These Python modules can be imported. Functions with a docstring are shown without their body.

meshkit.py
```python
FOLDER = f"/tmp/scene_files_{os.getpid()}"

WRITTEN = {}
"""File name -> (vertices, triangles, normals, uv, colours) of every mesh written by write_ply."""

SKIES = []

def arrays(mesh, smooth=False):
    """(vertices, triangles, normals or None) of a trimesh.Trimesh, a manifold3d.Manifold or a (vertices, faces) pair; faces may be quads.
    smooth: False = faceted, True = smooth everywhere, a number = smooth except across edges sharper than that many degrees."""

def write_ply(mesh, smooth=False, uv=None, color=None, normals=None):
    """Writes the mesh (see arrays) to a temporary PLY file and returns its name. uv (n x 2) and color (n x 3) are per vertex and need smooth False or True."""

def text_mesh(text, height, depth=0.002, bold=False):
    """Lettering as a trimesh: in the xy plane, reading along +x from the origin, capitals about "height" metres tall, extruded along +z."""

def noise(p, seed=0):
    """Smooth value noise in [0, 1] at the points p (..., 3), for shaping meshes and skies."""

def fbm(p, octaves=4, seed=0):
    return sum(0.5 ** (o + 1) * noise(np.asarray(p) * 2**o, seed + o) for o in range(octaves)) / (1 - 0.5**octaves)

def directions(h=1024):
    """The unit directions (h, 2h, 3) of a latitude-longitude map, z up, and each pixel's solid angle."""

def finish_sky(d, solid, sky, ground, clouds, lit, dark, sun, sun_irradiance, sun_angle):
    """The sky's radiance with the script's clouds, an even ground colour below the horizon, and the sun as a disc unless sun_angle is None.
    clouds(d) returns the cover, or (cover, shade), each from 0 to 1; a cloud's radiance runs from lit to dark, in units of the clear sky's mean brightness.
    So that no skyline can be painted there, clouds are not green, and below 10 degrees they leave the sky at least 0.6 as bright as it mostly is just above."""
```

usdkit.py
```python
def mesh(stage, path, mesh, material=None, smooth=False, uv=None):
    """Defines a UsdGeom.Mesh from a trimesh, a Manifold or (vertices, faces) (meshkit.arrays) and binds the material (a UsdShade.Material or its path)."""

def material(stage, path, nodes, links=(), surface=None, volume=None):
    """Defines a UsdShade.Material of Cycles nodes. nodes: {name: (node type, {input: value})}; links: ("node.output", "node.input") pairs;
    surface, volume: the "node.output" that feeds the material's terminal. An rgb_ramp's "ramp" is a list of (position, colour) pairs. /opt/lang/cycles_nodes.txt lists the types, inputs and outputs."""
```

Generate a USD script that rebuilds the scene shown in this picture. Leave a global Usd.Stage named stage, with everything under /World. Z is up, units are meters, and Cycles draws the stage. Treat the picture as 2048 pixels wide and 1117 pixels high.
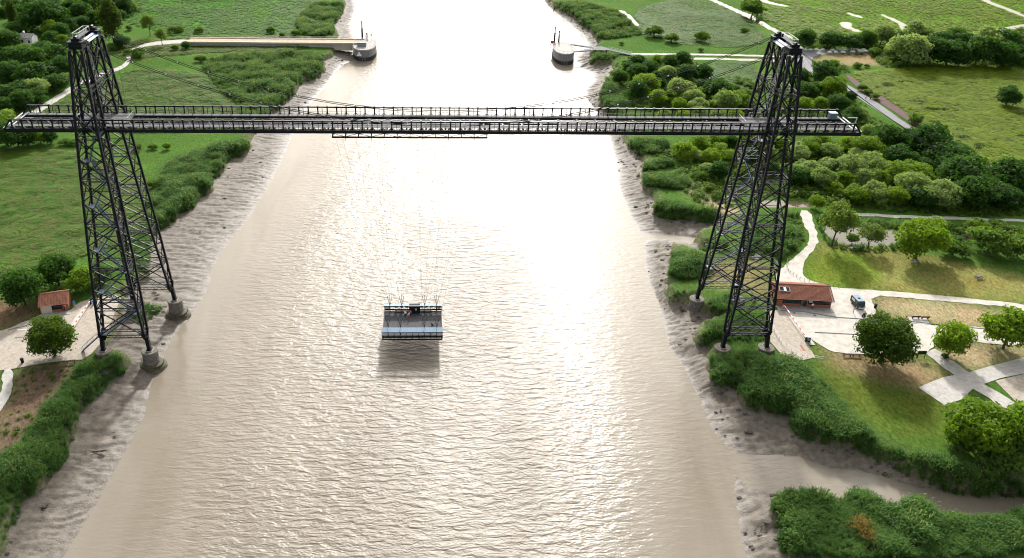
import math, random
import numpy as np, trimesh, shapely, manifold3d
from shapely.geometry import Polygon, LineString, box as sbox
from shapely.ops import unary_union
from scipy import ndimage
from scipy.spatial import cKDTree
import usdkit, meshkit
from pxr import Usd, UsdGeom, UsdLux, UsdShade, Gf, Sdf, Vt

stage = Usd.Stage.CreateInMemory()
UsdGeom.SetStageUpAxis(stage, UsdGeom.Tokens.z); UsdGeom.SetStageMetersPerUnit(stage, 1.0)
UsdGeom.Xform.Define(stage, '/World'); UsdGeom.Scope.Define(stage, '/World/Looks')
RNG = np.random.default_rng(11); random.seed(11)

# ---------------------------------------------------------------- camera, sky, sun, exposure
EXPOSURE = 0.5
SUN_ELEV, SUN_AZ = math.radians(31), math.radians(6)      # azimuth from +y towards +x
SUN_I, SKY_S = 1.1, 0.095
cam = UsdGeom.Camera.Define(stage, '/World/camera')
F_PX, YAW, PITCH, ROLL = 1676.4, .043, .492, .020
fw = np.array([math.sin(YAW)*math.cos(PITCH), math.cos(YAW)*math.cos(PITCH), -math.sin(PITCH)])
rt = np.array([math.cos(YAW), -math.sin(YAW), 0]); up = np.cross(rt, fw)
c_, s_ = math.cos(ROLL), math.sin(ROLL)
rt, up = c_*rt+s_*up, -s_*rt+c_*up
EYE = np.array([-2.089, -166.491, 115.848])
M = np.eye(4); M[0, :3], M[1, :3], M[2, :3], M[3, :3] = rt, up, -fw, EYE
cam.AddTransformOp().Set(Gf.Matrix4d(*M.ravel().tolist()))
cam.CreateHorizontalApertureAttr(36.0); cam.CreateVerticalApertureAttr(36.0*558/1024)
cam.CreateFocalLengthAttr(36.0*F_PX/2048)
cam.CreateHorizontalApertureOffsetAttr(36.0*99.27/2048); cam.CreateVerticalApertureOffsetAttr(-36.0*75.13/2048)
cam.CreateClippingRangeAttr(Gf.Vec2f(1, 20000)); cam.CreateExposureAttr(EXPOSURE)

dome = UsdLux.DomeLight.Define(stage, '/World/sky')
sky = usdkit.material(stage, '/World/Looks/sky_air', {
    'sky': ('sky_texture', {'sky_type': 'single_scattering', 'sun_disc': False, 'sun_elevation': SUN_ELEV, 'sun_rotation': SUN_AZ,
                            'altitude': 60.0, 'air_density': 1.0, 'aerosol_density': 5.0, 'ozone_density': 1.0}),
    'tc': ('texture_coordinate', {}),
    'map': ('mapping', {'scale': (1, 1, 3.2)}),
    'n': ('noise_texture', {'scale': 2.6, 'detail': 6.0, 'roughness': 0.55}),
    'r': ('map_range', {'from_min': .30, 'from_max': .62, 'to_min': .25, 'to_max': .80, 'clamp': True}),
    'dot': ('vector_math', {'math_type': 'dot_product', 'vector2': (math.sin(SUN_AZ)*math.cos(SUN_ELEV), math.cos(SUN_AZ)*math.cos(SUN_ELEV), math.sin(SUN_ELEV))}),
    'pos': ('math', {'math_type': 'maximum', 'value2': 0.}), 'pw': ('math', {'math_type': 'power', 'value2': 5.}), 'gl': ('math', {'math_type': 'multiply_add', 'value2': 40., 'value3': 6.0}),
    'vc': ('vector_math', {'math_type': 'scale', 'vector1': (1., .985, .96)}), 'veil': ('mix_color', {'blend_type': 'mix', 'use_clamp_result': False}),   # thin bright cloud, brightest towards the sun behind it
    'bg': ('background_shader', {'strength': SKY_S})},
    [('tc.generated', 'dot.vector1'), ('dot.value', 'pos.value1'), ('pos.value', 'pw.value1'), ('pw.value', 'gl.value1'), ('gl.value', 'vc.scale'), ('vc.vector', 'veil.b'), ('tc.generated', 'map.vector'), ('map.vector', 'n.vector'), ('n.fac', 'r.value'), ('r.result', 'veil.fac'), ('sky.color', 'veil.a'), ('veil.result', 'bg.color')], surface='bg.background')
UsdShade.MaterialBindingAPI.Apply(dome.GetPrim()).Bind(sky)
sun = UsdLux.DistantLight.Define(stage, '/World/sun')
sun.CreateNormalizeAttr(True); sun.CreateIntensityAttr(SUN_I); sun.CreateAngleAttr(4.0); sun.CreateColorAttr(Gf.Vec3f(1.0, .975, .945))
sun.AddRotateZOp().Set(-math.degrees(SUN_AZ)); sun.AddRotateXOp().Set(math.degrees(SUN_ELEV)-90)

# ---------------------------------------------------------------- names, things, parts
COUNT = {}
def numbered(base):
    n = COUNT.get(base, 0); COUNT[base] = n+1
    return base if n == 0 else f'{base}_{n:03d}'
def say(p, label=None, cat=None, group=None, kind=None):
    for k, v in (('label', label), ('category', cat), ('group', group), ('kind', kind)):
        if v: p.SetCustomDataByKey(k, v)
def thing(name, label, cat, loc=(0, 0, 0), rotz=0.0, scale=1.0, group=None):
    path = numbered('/World/'+name); x = UsdGeom.Xform.Define(stage, path)
    x.AddTranslateOp().Set(Gf.Vec3d(*map(float, loc))); x.AddRotateZOp().Set(float(rotz)); x.AddScaleOp().Set(Gf.Vec3f(*([float(scale)]*3 if np.ndim(scale) == 0 else map(float, scale))))
    say(x.GetPrim(), label, cat, group); return path
def copy(src, label, cat, loc, rotz=0.0, scale=1.0, group=None):
    name = src.rsplit('/', 1)[1]; name = name[:-4] if name[-3:].isdigit() else name
    p = thing(name, label, cat, loc, rotz, scale, group); q = stage.GetPrimAtPath(p)
    q.GetReferences().AddInternalReference(src); q.SetInstanceable(True); return p
def part(parent, name, mesh, mat, label=None, smooth=False, kind=None):
    p = numbered(parent+'/'+name); m = usdkit.mesh(stage, p, mesh, mat, smooth); say(m.GetPrim(), label, kind=kind); return p
def solo(name, mesh, mat, label, cat, group=None, smooth=False):
    p = numbered('/World/'+name); m = usdkit.mesh(stage, p, mesh, mat, smooth); say(m.GetPrim(), label, cat, group); return p
def setting(name, mesh, mat, kind='structure', label=None, cat=None, smooth=False):
    p = numbered('/World/'+name); m = usdkit.mesh(stage, p, mesh, mat, smooth); say(m.GetPrim(), label, cat, kind=kind); return m

# ---------------------------------------------------------------- shapes: all return (vertices, triangles)
def cat(*ms):
    V, F, n = [], [], 0
    for m in ms:
        v, f = (np.asarray(m.vertices), np.asarray(m.faces)) if hasattr(m, 'faces') else m
        V.append(v); F.append(np.asarray(f)+n); n += len(v)
    return np.vstack(V), np.vstack(F)
BV = np.array([[x, y, z] for x in (-.5, .5) for y in (-.5, .5) for z in (-.5, .5)])
BF = np.array([[0, 1, 3], [0, 3, 2], [4, 6, 7], [4, 7, 5], [0, 4, 5], [0, 5, 1], [2, 3, 7], [2, 7, 6], [0, 2, 6], [0, 6, 4], [1, 5, 7], [1, 7, 3]])
def bx(c, s, rz=0):
    v = BV*np.array(s, float)
    if rz: a, b = math.cos(rz), math.sin(rz); v = np.c_[v[:, 0]*a-v[:, 1]*b, v[:, 0]*b+v[:, 1]*a, v[:, 2]]
    return v+np.array(c, float), BF
def frame(p, q, hint=(0, 0, 1)):
    p, q = np.array(p, float), np.array(q, float); d = q-p; L = np.linalg.norm(d); d /= L
    h = np.array(hint, float)
    if abs(d@h) > .97: h = np.array([0, 1, 0.])
    a = np.cross(d, h); a /= np.linalg.norm(a); return p, q, L, d, a, np.cross(a, d)
def bar(p, q, w, h=None, hint=(0, 0, 1)):
    p, q, L, d, a, b = frame(p, q, hint); h = h or w
    return (p+q)/2+BV[:, :1]*d*L+BV[:, 1:2]*a*w+BV[:, 2:]*b*h, BF
def tube(p, q, r, r2=None, n=6):
    p, q, L, d, a, b = frame(p, q); r2 = r if r2 is None else r2
    t = np.arange(n)*2*math.pi/n; ring = np.cos(t)[:, None]*a+np.sin(t)[:, None]*b
    v = np.vstack([p+ring*r, q+ring*r2, p[None], q[None]]); i = np.arange(n); j = (i+1) % n
    return v, np.vstack([np.c_[i, j, j+n], np.c_[i, j+n, i+n], np.c_[j, i, i*0+2*n], np.c_[i+n, j+n, i*0+2*n+1]])
def line(pts, r, n=5): return cat(*[tube(a, b, r, n=n) for a, b in zip(pts[:-1], pts[1:])])
def lathe(prof, n=24, c=(0, 0, 0)):
    prof = np.array(prof, float); t = np.arange(n)*2*math.pi/n; k = len(prof)
    v = np.concatenate([np.c_[r*np.cos(t), r*np.sin(t), np.full(n, z)] for r, z in prof]+[[[0, 0, prof[0, 1]], [0, 0, prof[-1, 1]]]])+np.array(c, float)
    i = np.arange(n); j = (i+1) % n; f = []
    for a in range(k-1): f += [np.c_[a*n+i, a*n+j, a*n+n+j], np.c_[a*n+i, a*n+n+j, a*n+n+i]]
    f += [np.c_[j, i, i*0+k*n], np.c_[(k-1)*n+i, (k-1)*n+j, i*0+k*n+1]]
    return v, np.vstack(f)
def flat(poly, z):
    V, F, n = [], [], 0
    for g in getattr(poly, 'geoms', [poly]):
        if g.area < .05: continue
        v, f = trimesh.creation.triangulate_polygon(g, engine='earcut'); V.append(np.c_[v, np.full(len(v), z)]); F.append(f+n); n += len(v)
    return np.vstack(V), np.vstack(F)
def prism(poly, z0, z1):
    ms = [trimesh.creation.extrude_polygon(g, z1-z0, engine='earcut') for g in getattr(poly, 'geoms', [poly])]
    for m in ms: m.apply_translation([0, 0, z0])
    return cat(*ms)
def smooth_poly(pts, k=2):
    p = np.array(pts, float)
    for _ in range(k):
        q = np.roll(p, -1, 0); p = np.stack([.75*p+.25*q, .25*p+.75*q], 1).reshape(-1, 2)
    return Polygon(p).buffer(0)

# ---------------------------------------------------------------- surveyed outlines, metres (x along the bridge, y up-river)
T = {'wl':[(-64.6,-64.3),(-64.3,-61.6),(-63.6,-56.6),(-63.1,-51),(-62.7,-45.9),(-62.5,-40.8),(-62,-36.3),(-62,-30.6),(-61.7,-27.1),(-63.5,-17.4),(-63.5,-10.7),(-63.8,-3.9),(-63,3.2),(-62.1,7.6),(-61.3,13.2),(-60.5,17.9),(-60.6,27.9),(-61.6,34),(-61.1,41),(-60.3,48.4),(-59.3,53.7),(-57.8,59.5),(-56.9,72.2),(-55.6,83.4),(-55,99.6),(-54.4,111.6),(-54.3,127.5),(-54.3,151.8),(-52.9,166.8),(-50.5,181),(-47.9,197),(-46.2,217.5),(-43.1,229.8),(-37.5,238.5),(-37.3,254.8),(-42.1,284.3),(-45.9,311.9),(-45.7,342.7),(-48.1,369.9)],
'll':[(-74.7,-64),(-75.6,-56.7),(-75.4,-54.1),(-75.7,-51.7),(-73.4,-50.2),(-73.3,-46),(-73,-42.4),(-72.8,-37.8),(-73.1,-33.8),(-75.1,-27.7),(-74.3,-25.6),(-73.1,-23.1),(-72.5,-17.1),(-69.5,-14.5),(-69.1,-11.7),(-71.1,-9.4),(-75.2,-6.5),(-77.1,-6.5),(-77.9,-1.9),(-79.3,8.8),(-80.1,17.3),(-76.7,19),(-74,19.7),(-70.4,19.2),(-69.2,14.9),(-70.8,8.5),(-71.9,5.4),(-73.6,5.9),(-77.4,15),(-78,22.2),(-76,25),(-79.9,35.4),(-80.2,41.1),(-82.2,46.4),(-81.6,54.1),(-78.6,59),(-78.4,65.8),(-75.2,68.2),(-75.1,77.3),(-71.5,78.4),(-74.8,91),(-71.6,95.1),(-73.4,107.3),(-66.6,112.9),(-68.4,125),(-68.6,131.1),(-66.1,143.5),(-65.1,155),(-62.1,166.1),(-59.4,180.4),(-60.2,194.4),(-53.3,200.4),(-50.7,211.1),(-53,228),(-49.2,236.7),(-50.5,252.1),(-50.7,274.5),(-55.9,297.9),(-52.7,319),(-52.9,347.1),(-55.9,360.7)],
'wr':[(52.1,-66.4),(53.7,-58.9),(55.5,-51.2),(56.9,-45.3),(58.5,-49.4),(62.1,-51.4),(66.9,-52),(74.7,-54.4),(82.8,-56.2),(88.1,-59.2),(97,-60),(105.7,-60.7),(111.6,-52.8),(102.5,-51.7),(92.1,-50.5),(87.4,-48.2),(83.4,-46.1),(76.5,-44.9),(71.5,-41.6),(65.3,-41.2),(58.9,-40.4),(58.2,-39),(56.7,-35.7),(56.2,-30.2),(56.4,-27.8),(56.5,-20.5),(56.3,-12.8),(55.5,-7),(54.8,-3),(55.7,3.4),(57,12),(56.9,19.7),(57.3,27.4),(57.3,29.5),(58.5,38.4),(59.9,46.8),(62.5,51.4),(67.5,51.1),(75.4,47.4),(77,51.7),(69.6,53.7),(63,53.7),(60.7,56.9),(60.2,65.4),(60.4,78.1),(61.4,91.1),(63.6,107.1),(65.5,121.3),(66.5,131.5),(66.9,145),(67,162.6),(65.1,179.9),(66.2,192.3),(72.6,207.2),(72.4,218.9),(69.9,227),(70.6,244.3),(80.7,270.1),(81,288.7),(77.4,310.8),(72.8,341.4),(70.1,368.4),(70.1,390.6)],
'lr':[(58.7,-69),(59.3,-65.9),(58.9,-64.2),(60.4,-60.2),(58.3,-59.9),(59.6,-56.9),(62.5,-54.5),(67.6,-54.7),(73.2,-56.3),(75.8,-54.1),(78.5,-55.4),(81.1,-59.1),(84.4,-57.1),(88.3,-59.6),(86.8,-61.5),(90.3,-60.2),(96.6,-61.1),(106.2,-60.7),(113.2,-51.6),(106.3,-52.7),(100.6,-51.9),(96.1,-50.6),(92.9,-48.2),(89.9,-47.1),(88.6,-44.8),(85.2,-42.9),(83.8,-40),(81.2,-41.1),(79.5,-40.3),(75.5,-38.8),(72.8,-36.5),(72.5,-33.4),(74.4,-29.8),(68.9,-29.7),(64.9,-27.7),(65,-24.4),(65.2,-20.4),(61.6,-20.3),(60.3,-19.1),(61.3,-12.6),(63.4,-6.7),(59.8,-4.7),(60.6,-2),(65.1,2.7),(69.5,4.9),(65.5,8.3),(65.2,14.2),(60.1,12.5),(59.6,17.4),(61.4,25.5),(64.4,31.7),(65.4,37.4),(67.6,43.2),(71.9,40.3),(74.8,36.5),(78.4,40.8),(75.6,43.8),(76.2,50),(84.9,54.9),(85.3,59.2),(77.5,61.6),(70,61.6),(67.4,65.1),(69.6,74.1),(67.5,82.9),(70.3,94),(72.6,104.1),(72.5,113.3),(70.7,120.6),(71,129.2),(71.6,140),(70.9,154.3),(68.6,166.5),(70.5,179.7),(76.8,197.4),(83.9,215.3),(84.4,225.1),(76.9,226.6),(76.6,242.2),(85.9,263.1),(86,286.7),(82.7,309.1),(78.5,329.5),(73.9,350.3),(72.3,366.9)],
'reed_ls':[(-74.3,-64.3),(-74.8,-57.8),(-75.1,-52.6),(-72.7,-47),(-72,-39.2),(-74.4,-28.9),(-72.6,-23.9),(-71.5,-17.4),(-68.5,-14.4),(-69.2,-13.8),(-72.2,-12.5),(-74.4,-14.1),(-77,-14.2),(-79,-17.4),(-79.7,-24.2),(-80.4,-33.8),(-81.2,-42.1),(-83.1,-44.6)],
'reed_lm':[(-77.1,14.5),(-74.4,13.2),(-71.6,13.4),(-68.1,13.1),(-68.8,13.9),(-70.5,8),(-71.6,4.9),(-73.3,5.4)],
'reed_ln':[(-75.7,24.5),(-78.6,32),(-79.3,38.7),(-81.2,44.6),(-81.1,53),(-78.1,57.9),(-78,64.6),(-74.8,67.1),(-74.7,76.1),(-71.5,77.6),(-74.2,88.9),(-71.6,93.9),(-73,106.1),(-66.7,111.6),(-67.3,120.2),(-70.4,118.9),(-78,113.1),(-84.6,107.6),(-89.4,102.7),(-90.3,92.9),(-88.9,81),(-89,71.6),(-87,61.2),(-84.3,48.3),(-83.9,42.3),(-79.7,28.4)],
'reed_lnn':[(-68.3,129.8),(-65.8,142.2),(-64.8,153.7),(-61.8,164.7),(-59.1,179),(-60,192.9),(-53.1,198.9),(-50.9,209.6),(-52.9,223.7),(-52.7,233.5),(-64.6,233.7),(-79,234.1),(-92.1,228.5),(-102.3,220.9),(-107.5,212.9),(-98.7,194.2),(-89.9,173.8),(-81.7,164.3),(-77.3,152.3),(-75.9,135.5)],
'reed_lf':[(-51.3,271),(-56,293.7),(-52.8,315.2),(-52.9,341.7),(-54.8,343.6),(-65.1,345.8),(-74.6,326.5),(-75.7,293.5),(-69.4,267.4),(-58.6,262.8)],
'reed_rb':[(58.4,-69.8),(58.9,-66.8),(58.2,-65.7),(59.7,-61.6),(59.3,-58.3),(59.6,-57.4),(62.2,-55.6),(67,-55.8),(72.6,-57.3),(75.1,-55.1),(77.9,-56.3),(80.4,-60.1),(83.7,-58.1),(88.5,-59.5),(86,-62.5),(89.5,-61.2),(95.7,-62.1),(107.5,-60),(101.7,-70.6)],
'reed_rc':[(110.5,-53),(105.6,-53.3),(100,-52.6),(95.4,-51.2),(92.3,-48.9),(89.3,-47.8),(88,-45.4),(84.6,-43.6),(83.2,-40.7),(79,-41),(75,-39.5),(72.6,-37.3),(71.6,-35.2),(74.1,-30.6),(68.4,-30.5),(64.7,-28.5),(64.8,-25.2),(64.8,-21.2),(61.3,-21.1),(60.1,-19.9),(60.5,-15.1),(61.4,-12.4),(64.4,-13.2),(70.8,-11.3),(74.7,-13.3),(80.6,-16.5),(82.9,-22.4),(84.3,-28.2),(84.9,-37.2),(87.6,-43.4),(93.1,-46.3),(96.8,-48.4),(101.4,-50.5),(110.3,-51.8)],
'reed_r1':[(60.6,22.7),(63.2,27.9),(64.5,33.8),(65.4,35.5),(69.4,33.2),(72.8,32.6),(73.7,27.9),(71.8,22.7),(69.3,22.1),(64.9,20.6)],
'reed_r1b':[(58.8,15.2),(62.3,14.9),(64.4,15.2),(59.8,11.6),(59.2,15.2)],
'reed_r2':[(66.9,63.6),(68.2,68.5),(71.6,67.7),(76.9,66.6),(80.7,63.4),(86.4,61.6),(84.8,58.1),(79.8,58.8),(77,60.5),(69.6,60.5)],
'reed_r3':[(67.4,81.4),(69.1,88.3),(72,89.3),(79.8,89.9),(83.6,83.8),(81.3,77.9),(75.4,77.9),(71,79.8)],
'reed_r4':[(70.3,92.8),(71.2,97.6),(75.1,98.8),(80.5,99),(82.6,98),(76.1,94.1)],
'reed_r5':[(72.5,108.8),(72.5,112.1),(70.7,119.3),(69.2,120.6),(78.1,119.2),(84.3,117),(84.1,112.2),(78.4,107.4)],
'reed_r6':[(71.7,138.6),(70.9,152.9),(68.7,165.2),(69.7,173.8),(74.9,186.3),(79.4,190.3),(77.7,170.5),(79,154.8),(77.9,137.6)],
'reed_r7':[(59.6,-5.7),(59.1,-6.4),(63.3,-3.5),(67.3,-2.1),(68.8,-0.8),(65.7,-7)],
'reed_r8':[(66.3,9.4),(67.9,9.9),(71.5,11.5),(76.8,15.7),(76.9,12.7),(72.7,5.7),(68.2,5.3)],
'reed_rt':[(67.6,0.5),(70.7,-1),(79,5.6),(79.8,-0.9),(76.3,-7.1),(70.4,-7.1),(66.3,-7)],
'reed_rf':[(85.6,261.7),(85.9,283.2),(82.6,305.3),(78.5,325.7),(73.9,346.2),(70.5,349.9),(88.8,349.6),(101.7,335.9),(109.6,322.5),(109.7,288.9),(111.8,273.6),(97.3,268)],
'reed_rp':[(74.2,225.1),(76.6,233.4),(83.9,233.8),(90.9,236.6),(87.4,228.8),(82.3,223.6)],
'reed_rq':[(74.3,40.9),(77.8,40.8),(82.3,39.3),(86.1,40.7),(79.5,37.7),(75.1,39.8)],
'scrub_rt':[(100,55.8),(105,60.9),(110.5,60.9),(108.4,51.8),(107.2,46.1),(103.7,39.9),(98.4,35.5),(94,31.3),(93.4,35.5),(84.7,32.7),(86.7,43),(92.3,50.8)],
'path_r':[(111.3,62.3),(108.9,51.8),(108.7,47.6),(105.8,40.8),(101.4,35.5),(95.1,29.3),(90.9,24.5),(88.5,20.1),(86.1,15.6),(83.4,7.9),(85.7,5.6),(96.8,1.3),(104.2,1.2),(108.8,4.6),(110.1,13),(122,10.8),(134.1,9),(142.6,7.1),(147.6,2.9),(150.9,8),(132.3,11.7),(123.5,13.6),(114.4,15.2),(101.9,16.7),(99.5,19),(97.8,20.5),(97.3,23.1),(98.4,27.1),(101.7,32.1),(107.5,39.3),(110.4,44.5),(111.9,51.8),(115.1,62.3)],
'road_r':[(85.3,7.9),(96.9,1.6),(104.2,1.1),(119.1,-0.8),(132.2,-2.2),(145.8,-3.6),(142,-9.4),(129.6,-9.1),(125.7,-7.6),(120.4,-7.2),(115.6,-9.5),(111.9,-12.5),(106.6,-13.2),(98.5,-12.7),(91.7,-12.5),(89,-9.9),(87.5,-6.3),(85.9,-5.2),(84.8,1.6)],
'quay_r':[(81.5,5.6),(85.3,6),(85.9,-5.3),(85.3,-13.8),(82.3,-14.8),(78.2,-14.3),(77.2,-7.7)],
'slab_r':[(103.4,-24.9),(110.8,-21.4),(117,-19.9),(125.3,-17),(137.8,-12.9),(133.6,-19.3),(123.4,-21.9),(117.1,-24.5),(115.2,-25.5),(110.4,-29.2),(105.9,-30.8)],
'path_s':[(112,-12.3),(115.1,-10.7),(115.9,-13.5),(118.4,-22.8),(122.2,-31.8),(118.3,-32.9),(114.5,-23.6),(112.3,-15.4)],
'gravel_s':[(121.8,-22.8),(133.6,-19.3),(123.9,-34.2),(122,-31.3)],
'bench_pad':[(115.3,2.7),(119.6,2.2),(119.2,-0.8),(114.7,0.1)],
'quay_l':[(-101.7,-1.8),(-99.5,-0.3),(-98,2.2),(-94.6,3.6),(-88.8,6.4),(-88.7,10),(-85.6,12.3),(-78.8,14.4),(-78.1,6.1),(-76.7,-4.6),(-78,-13.1),(-82,-13.4),(-86.6,-14.1),(-92.5,-16.4),(-95,-16.9),(-99,-17.5),(-105.3,-3.8)],
'path_l':[(-94.5,-17),(-92.6,-16.1),(-89.3,-23.6),(-88.8,-27.7),(-89.1,-30.3),(-89.2,-32.3),(-91.6,-26.8),(-91.7,-23.6)],
'path_ln':[(-159.1,127.5),(-159.4,140.8),(-156.6,147.6),(-154.9,162.5),(-152.7,183.5),(-147.1,200.9),(-142,208.7),(-141.9,219.1),(-144.9,225.7),(-146.4,238.6),(-141.1,251.6),(-123.1,258),(-121.2,250.4),(-137.1,246.2),(-143.6,239.6),(-144.6,229.9),(-139.9,218.3),(-139.3,205.7),(-145.1,195.1),(-149.7,175.5),(-152,155.3),(-153.2,139.3),(-152.7,121.1)],
'road_n':[(181.5,248.8),(185.1,248),(222.8,250.1),(219.6,243.4),(198.8,241),(187.4,236.2),(181.3,224.7),(177.6,212.2),(180.6,201.3),(183.2,192.4),(185.4,175.6),(185.4,155),(185,142.6),(186.6,128.9),(188.7,115.1),(190.8,92.1),(191.8,75.8),(188.1,73.1),(186.5,90),(184.6,111.2),(182.7,125.1),(181.6,143.1),(180.9,152.5),(180.1,170.8),(180.1,189.4),(175.6,200.5),(173.2,217.8),(175.5,233.2)],
'path_n':[(96.7,238.9),(106.1,238.2),(131.1,238.5),(165.5,236.4),(177.8,235.9),(176.4,232.3),(164.5,233.7),(130.3,235.8),(105.3,235.1),(95.6,233.5)],
'path_c':[(126.9,60.9),(135.7,59.6),(149.2,58.5),(164.1,57.2),(182.1,55.9),(181,54.2),(163.1,55.5),(148.2,56.5),(134.8,57.8),(126,58.8)],
'd1':[(124.3,231.7),(143.9,231.4),(164.2,229.4),(175.1,228.8),(174.1,226.2),(162.2,227.2),(143.2,229.2),(123.7,229.5)],
'd2':[(114.2,52.8),(122.6,51.2),(133.2,49.5),(151.1,47.6),(159.8,45.7),(158,43.9),(149.4,44.5),(134.5,44.5),(127.9,40.2),(116,39.7),(113.8,46.4)],
'd3':[(102,69.7),(108.6,70.1),(117.7,68.7),(116.2,65.1),(106.8,65.4),(100.9,66.5)],
'd4':[(173.6,373.1),(177.8,357.5),(182.7,332.2),(185.6,324.7),(186.6,298.5),(188.8,285.2),(191.1,272.6),(188.1,270.5),(186.4,281.9),(183.9,295),(180.4,327),(174.6,357.3),(171.3,373)],
'd5':[(207.1,368.9),(211,357.7),(217.9,348.3),(216.2,345.5),(207.9,353.3),(203.4,365.8)],
'd6':[(231.8,307.1),(238.8,308.6),(232.4,295.7),(235.1,289.1),(232.5,283.6),(229.8,291.1),(229.3,298.9)],
'd7':[(247,333.7),(249.7,327.4),(251.6,322.5),(249.3,318.7),(246.7,324.8)],
'd8':[(266.4,329.4),(267.8,318.2),(268.7,313.4),(267.1,306.2),(269.2,301.6),(259.8,288.9),(261.2,294.5),(265.1,303.8),(266.3,312.1),(265.1,326.8)],
'd9':[(353.7,377.6),(351.4,357.2),(352.7,346.2),(351,319.1),(354.3,324.2),(356.1,349.1),(355.7,361.6),(357.2,377.8)],
'd10':[(289.2,282.3),(301.9,287.1),(345.4,310.4),(340.7,303.2),(300.1,281.7),(287.4,279.1)],
'd11':[(110.8,334.2),(112.6,321.6),(113.5,309.5),(112.8,295.6),(111.4,294.4),(111.3,307.1),(110.9,319.1),(109.4,330.3)],
'path_e':[(291.3,274.1),(335.4,295.2),(331,288.4),(291.6,270)],
'f_ll':[(-157.7,109.1),(-125.5,109.5),(-119.7,100.5),(-99.3,96.4),(-90.3,69.1),(-84.6,43.1),(-92.3,37.3),(-106.6,26.4),(-117,21.4)],
'f_llb':[(-135.3,96.1),(-116.1,84),(-102.8,55.5),(-96.3,37.3),(-103.5,31.7),(-120,52.2)],
'f_lu':[(-136.9,189.5),(-136.2,204.2),(-120.8,204.6),(-99.3,197.6),(-88.9,170.1),(-77.7,154.8),(-72.2,127.1),(-144.2,126.2),(-151.7,144.8),(-148.5,172.2)],
'f_lub':[(-138.1,196.7),(-125.2,204.5),(-102.8,193.9),(-93.5,176.6),(-108.6,160.3),(-125.3,163.1)],
'f_lf':[(-185.6,373.1),(-56.3,379.9),(-55.1,278.6),(-68.7,262.8),(-159.9,264.5)],
'f_lfy':[(-119.1,334.5),(-77.9,330),(-74.2,283.2),(-94.8,266.8),(-116.9,298.1)],
'f_lb':[(-157.7,250.1),(-124.6,263.8),(-59.2,268.1),(-56.1,241.4),(-107.6,233.6),(-145.6,219.8)],
'f_r':[(189.8,206.2),(209.6,213),(302.4,232.4),(199.8,77.8),(193,94.3),(191.8,138.8)],
'f_soil':[(188.6,204.6),(191.4,204.7),(189.8,186.1),(192.7,169.1),(190.4,145.6),(190.5,125.2),(194.3,105.6),(194.8,94.3),(193.5,90.9),(190.7,93.4),(189.6,106.9),(187.4,126.8),(187.1,144.4),(186.8,161.2),(185.3,181.1)],
'f_dry':[(186.7,236.1),(219.5,244.4),(226.3,232),(218.6,221.5),(195.5,219.2),(183.4,222.2)],
'f_rn':[(189.6,287.6),(192.1,393.1),(416.9,405),(342.8,293.3),(277.8,274.7),(244.6,263.4),(185.8,256.6)],
'f_rm':[(114.6,325.8),(144,360.6),(172.8,362),(183.1,292.9),(163.9,246.4),(110.9,259)],
'f_rmd':[(134,320.3),(156.6,327.6),(157.1,309.2),(140.6,301.5),(127.4,305.6)],
'f_rw':[(126.7,223.2),(157,226.6),(132,155.4),(121.3,174.3)],
'f_p1':[(97.2,23.7),(107.4,38.4),(110.8,43),(128.4,38.4),(141.8,31.2),(161.6,20.3),(153.5,8),(132.5,11.9),(123.7,13.9),(114.5,15.4),(100.1,19)],
'f_p1g':[(98.2,24.5),(107.5,37),(117.7,34.1),(119.5,20.5),(102.3,18)],
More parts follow.
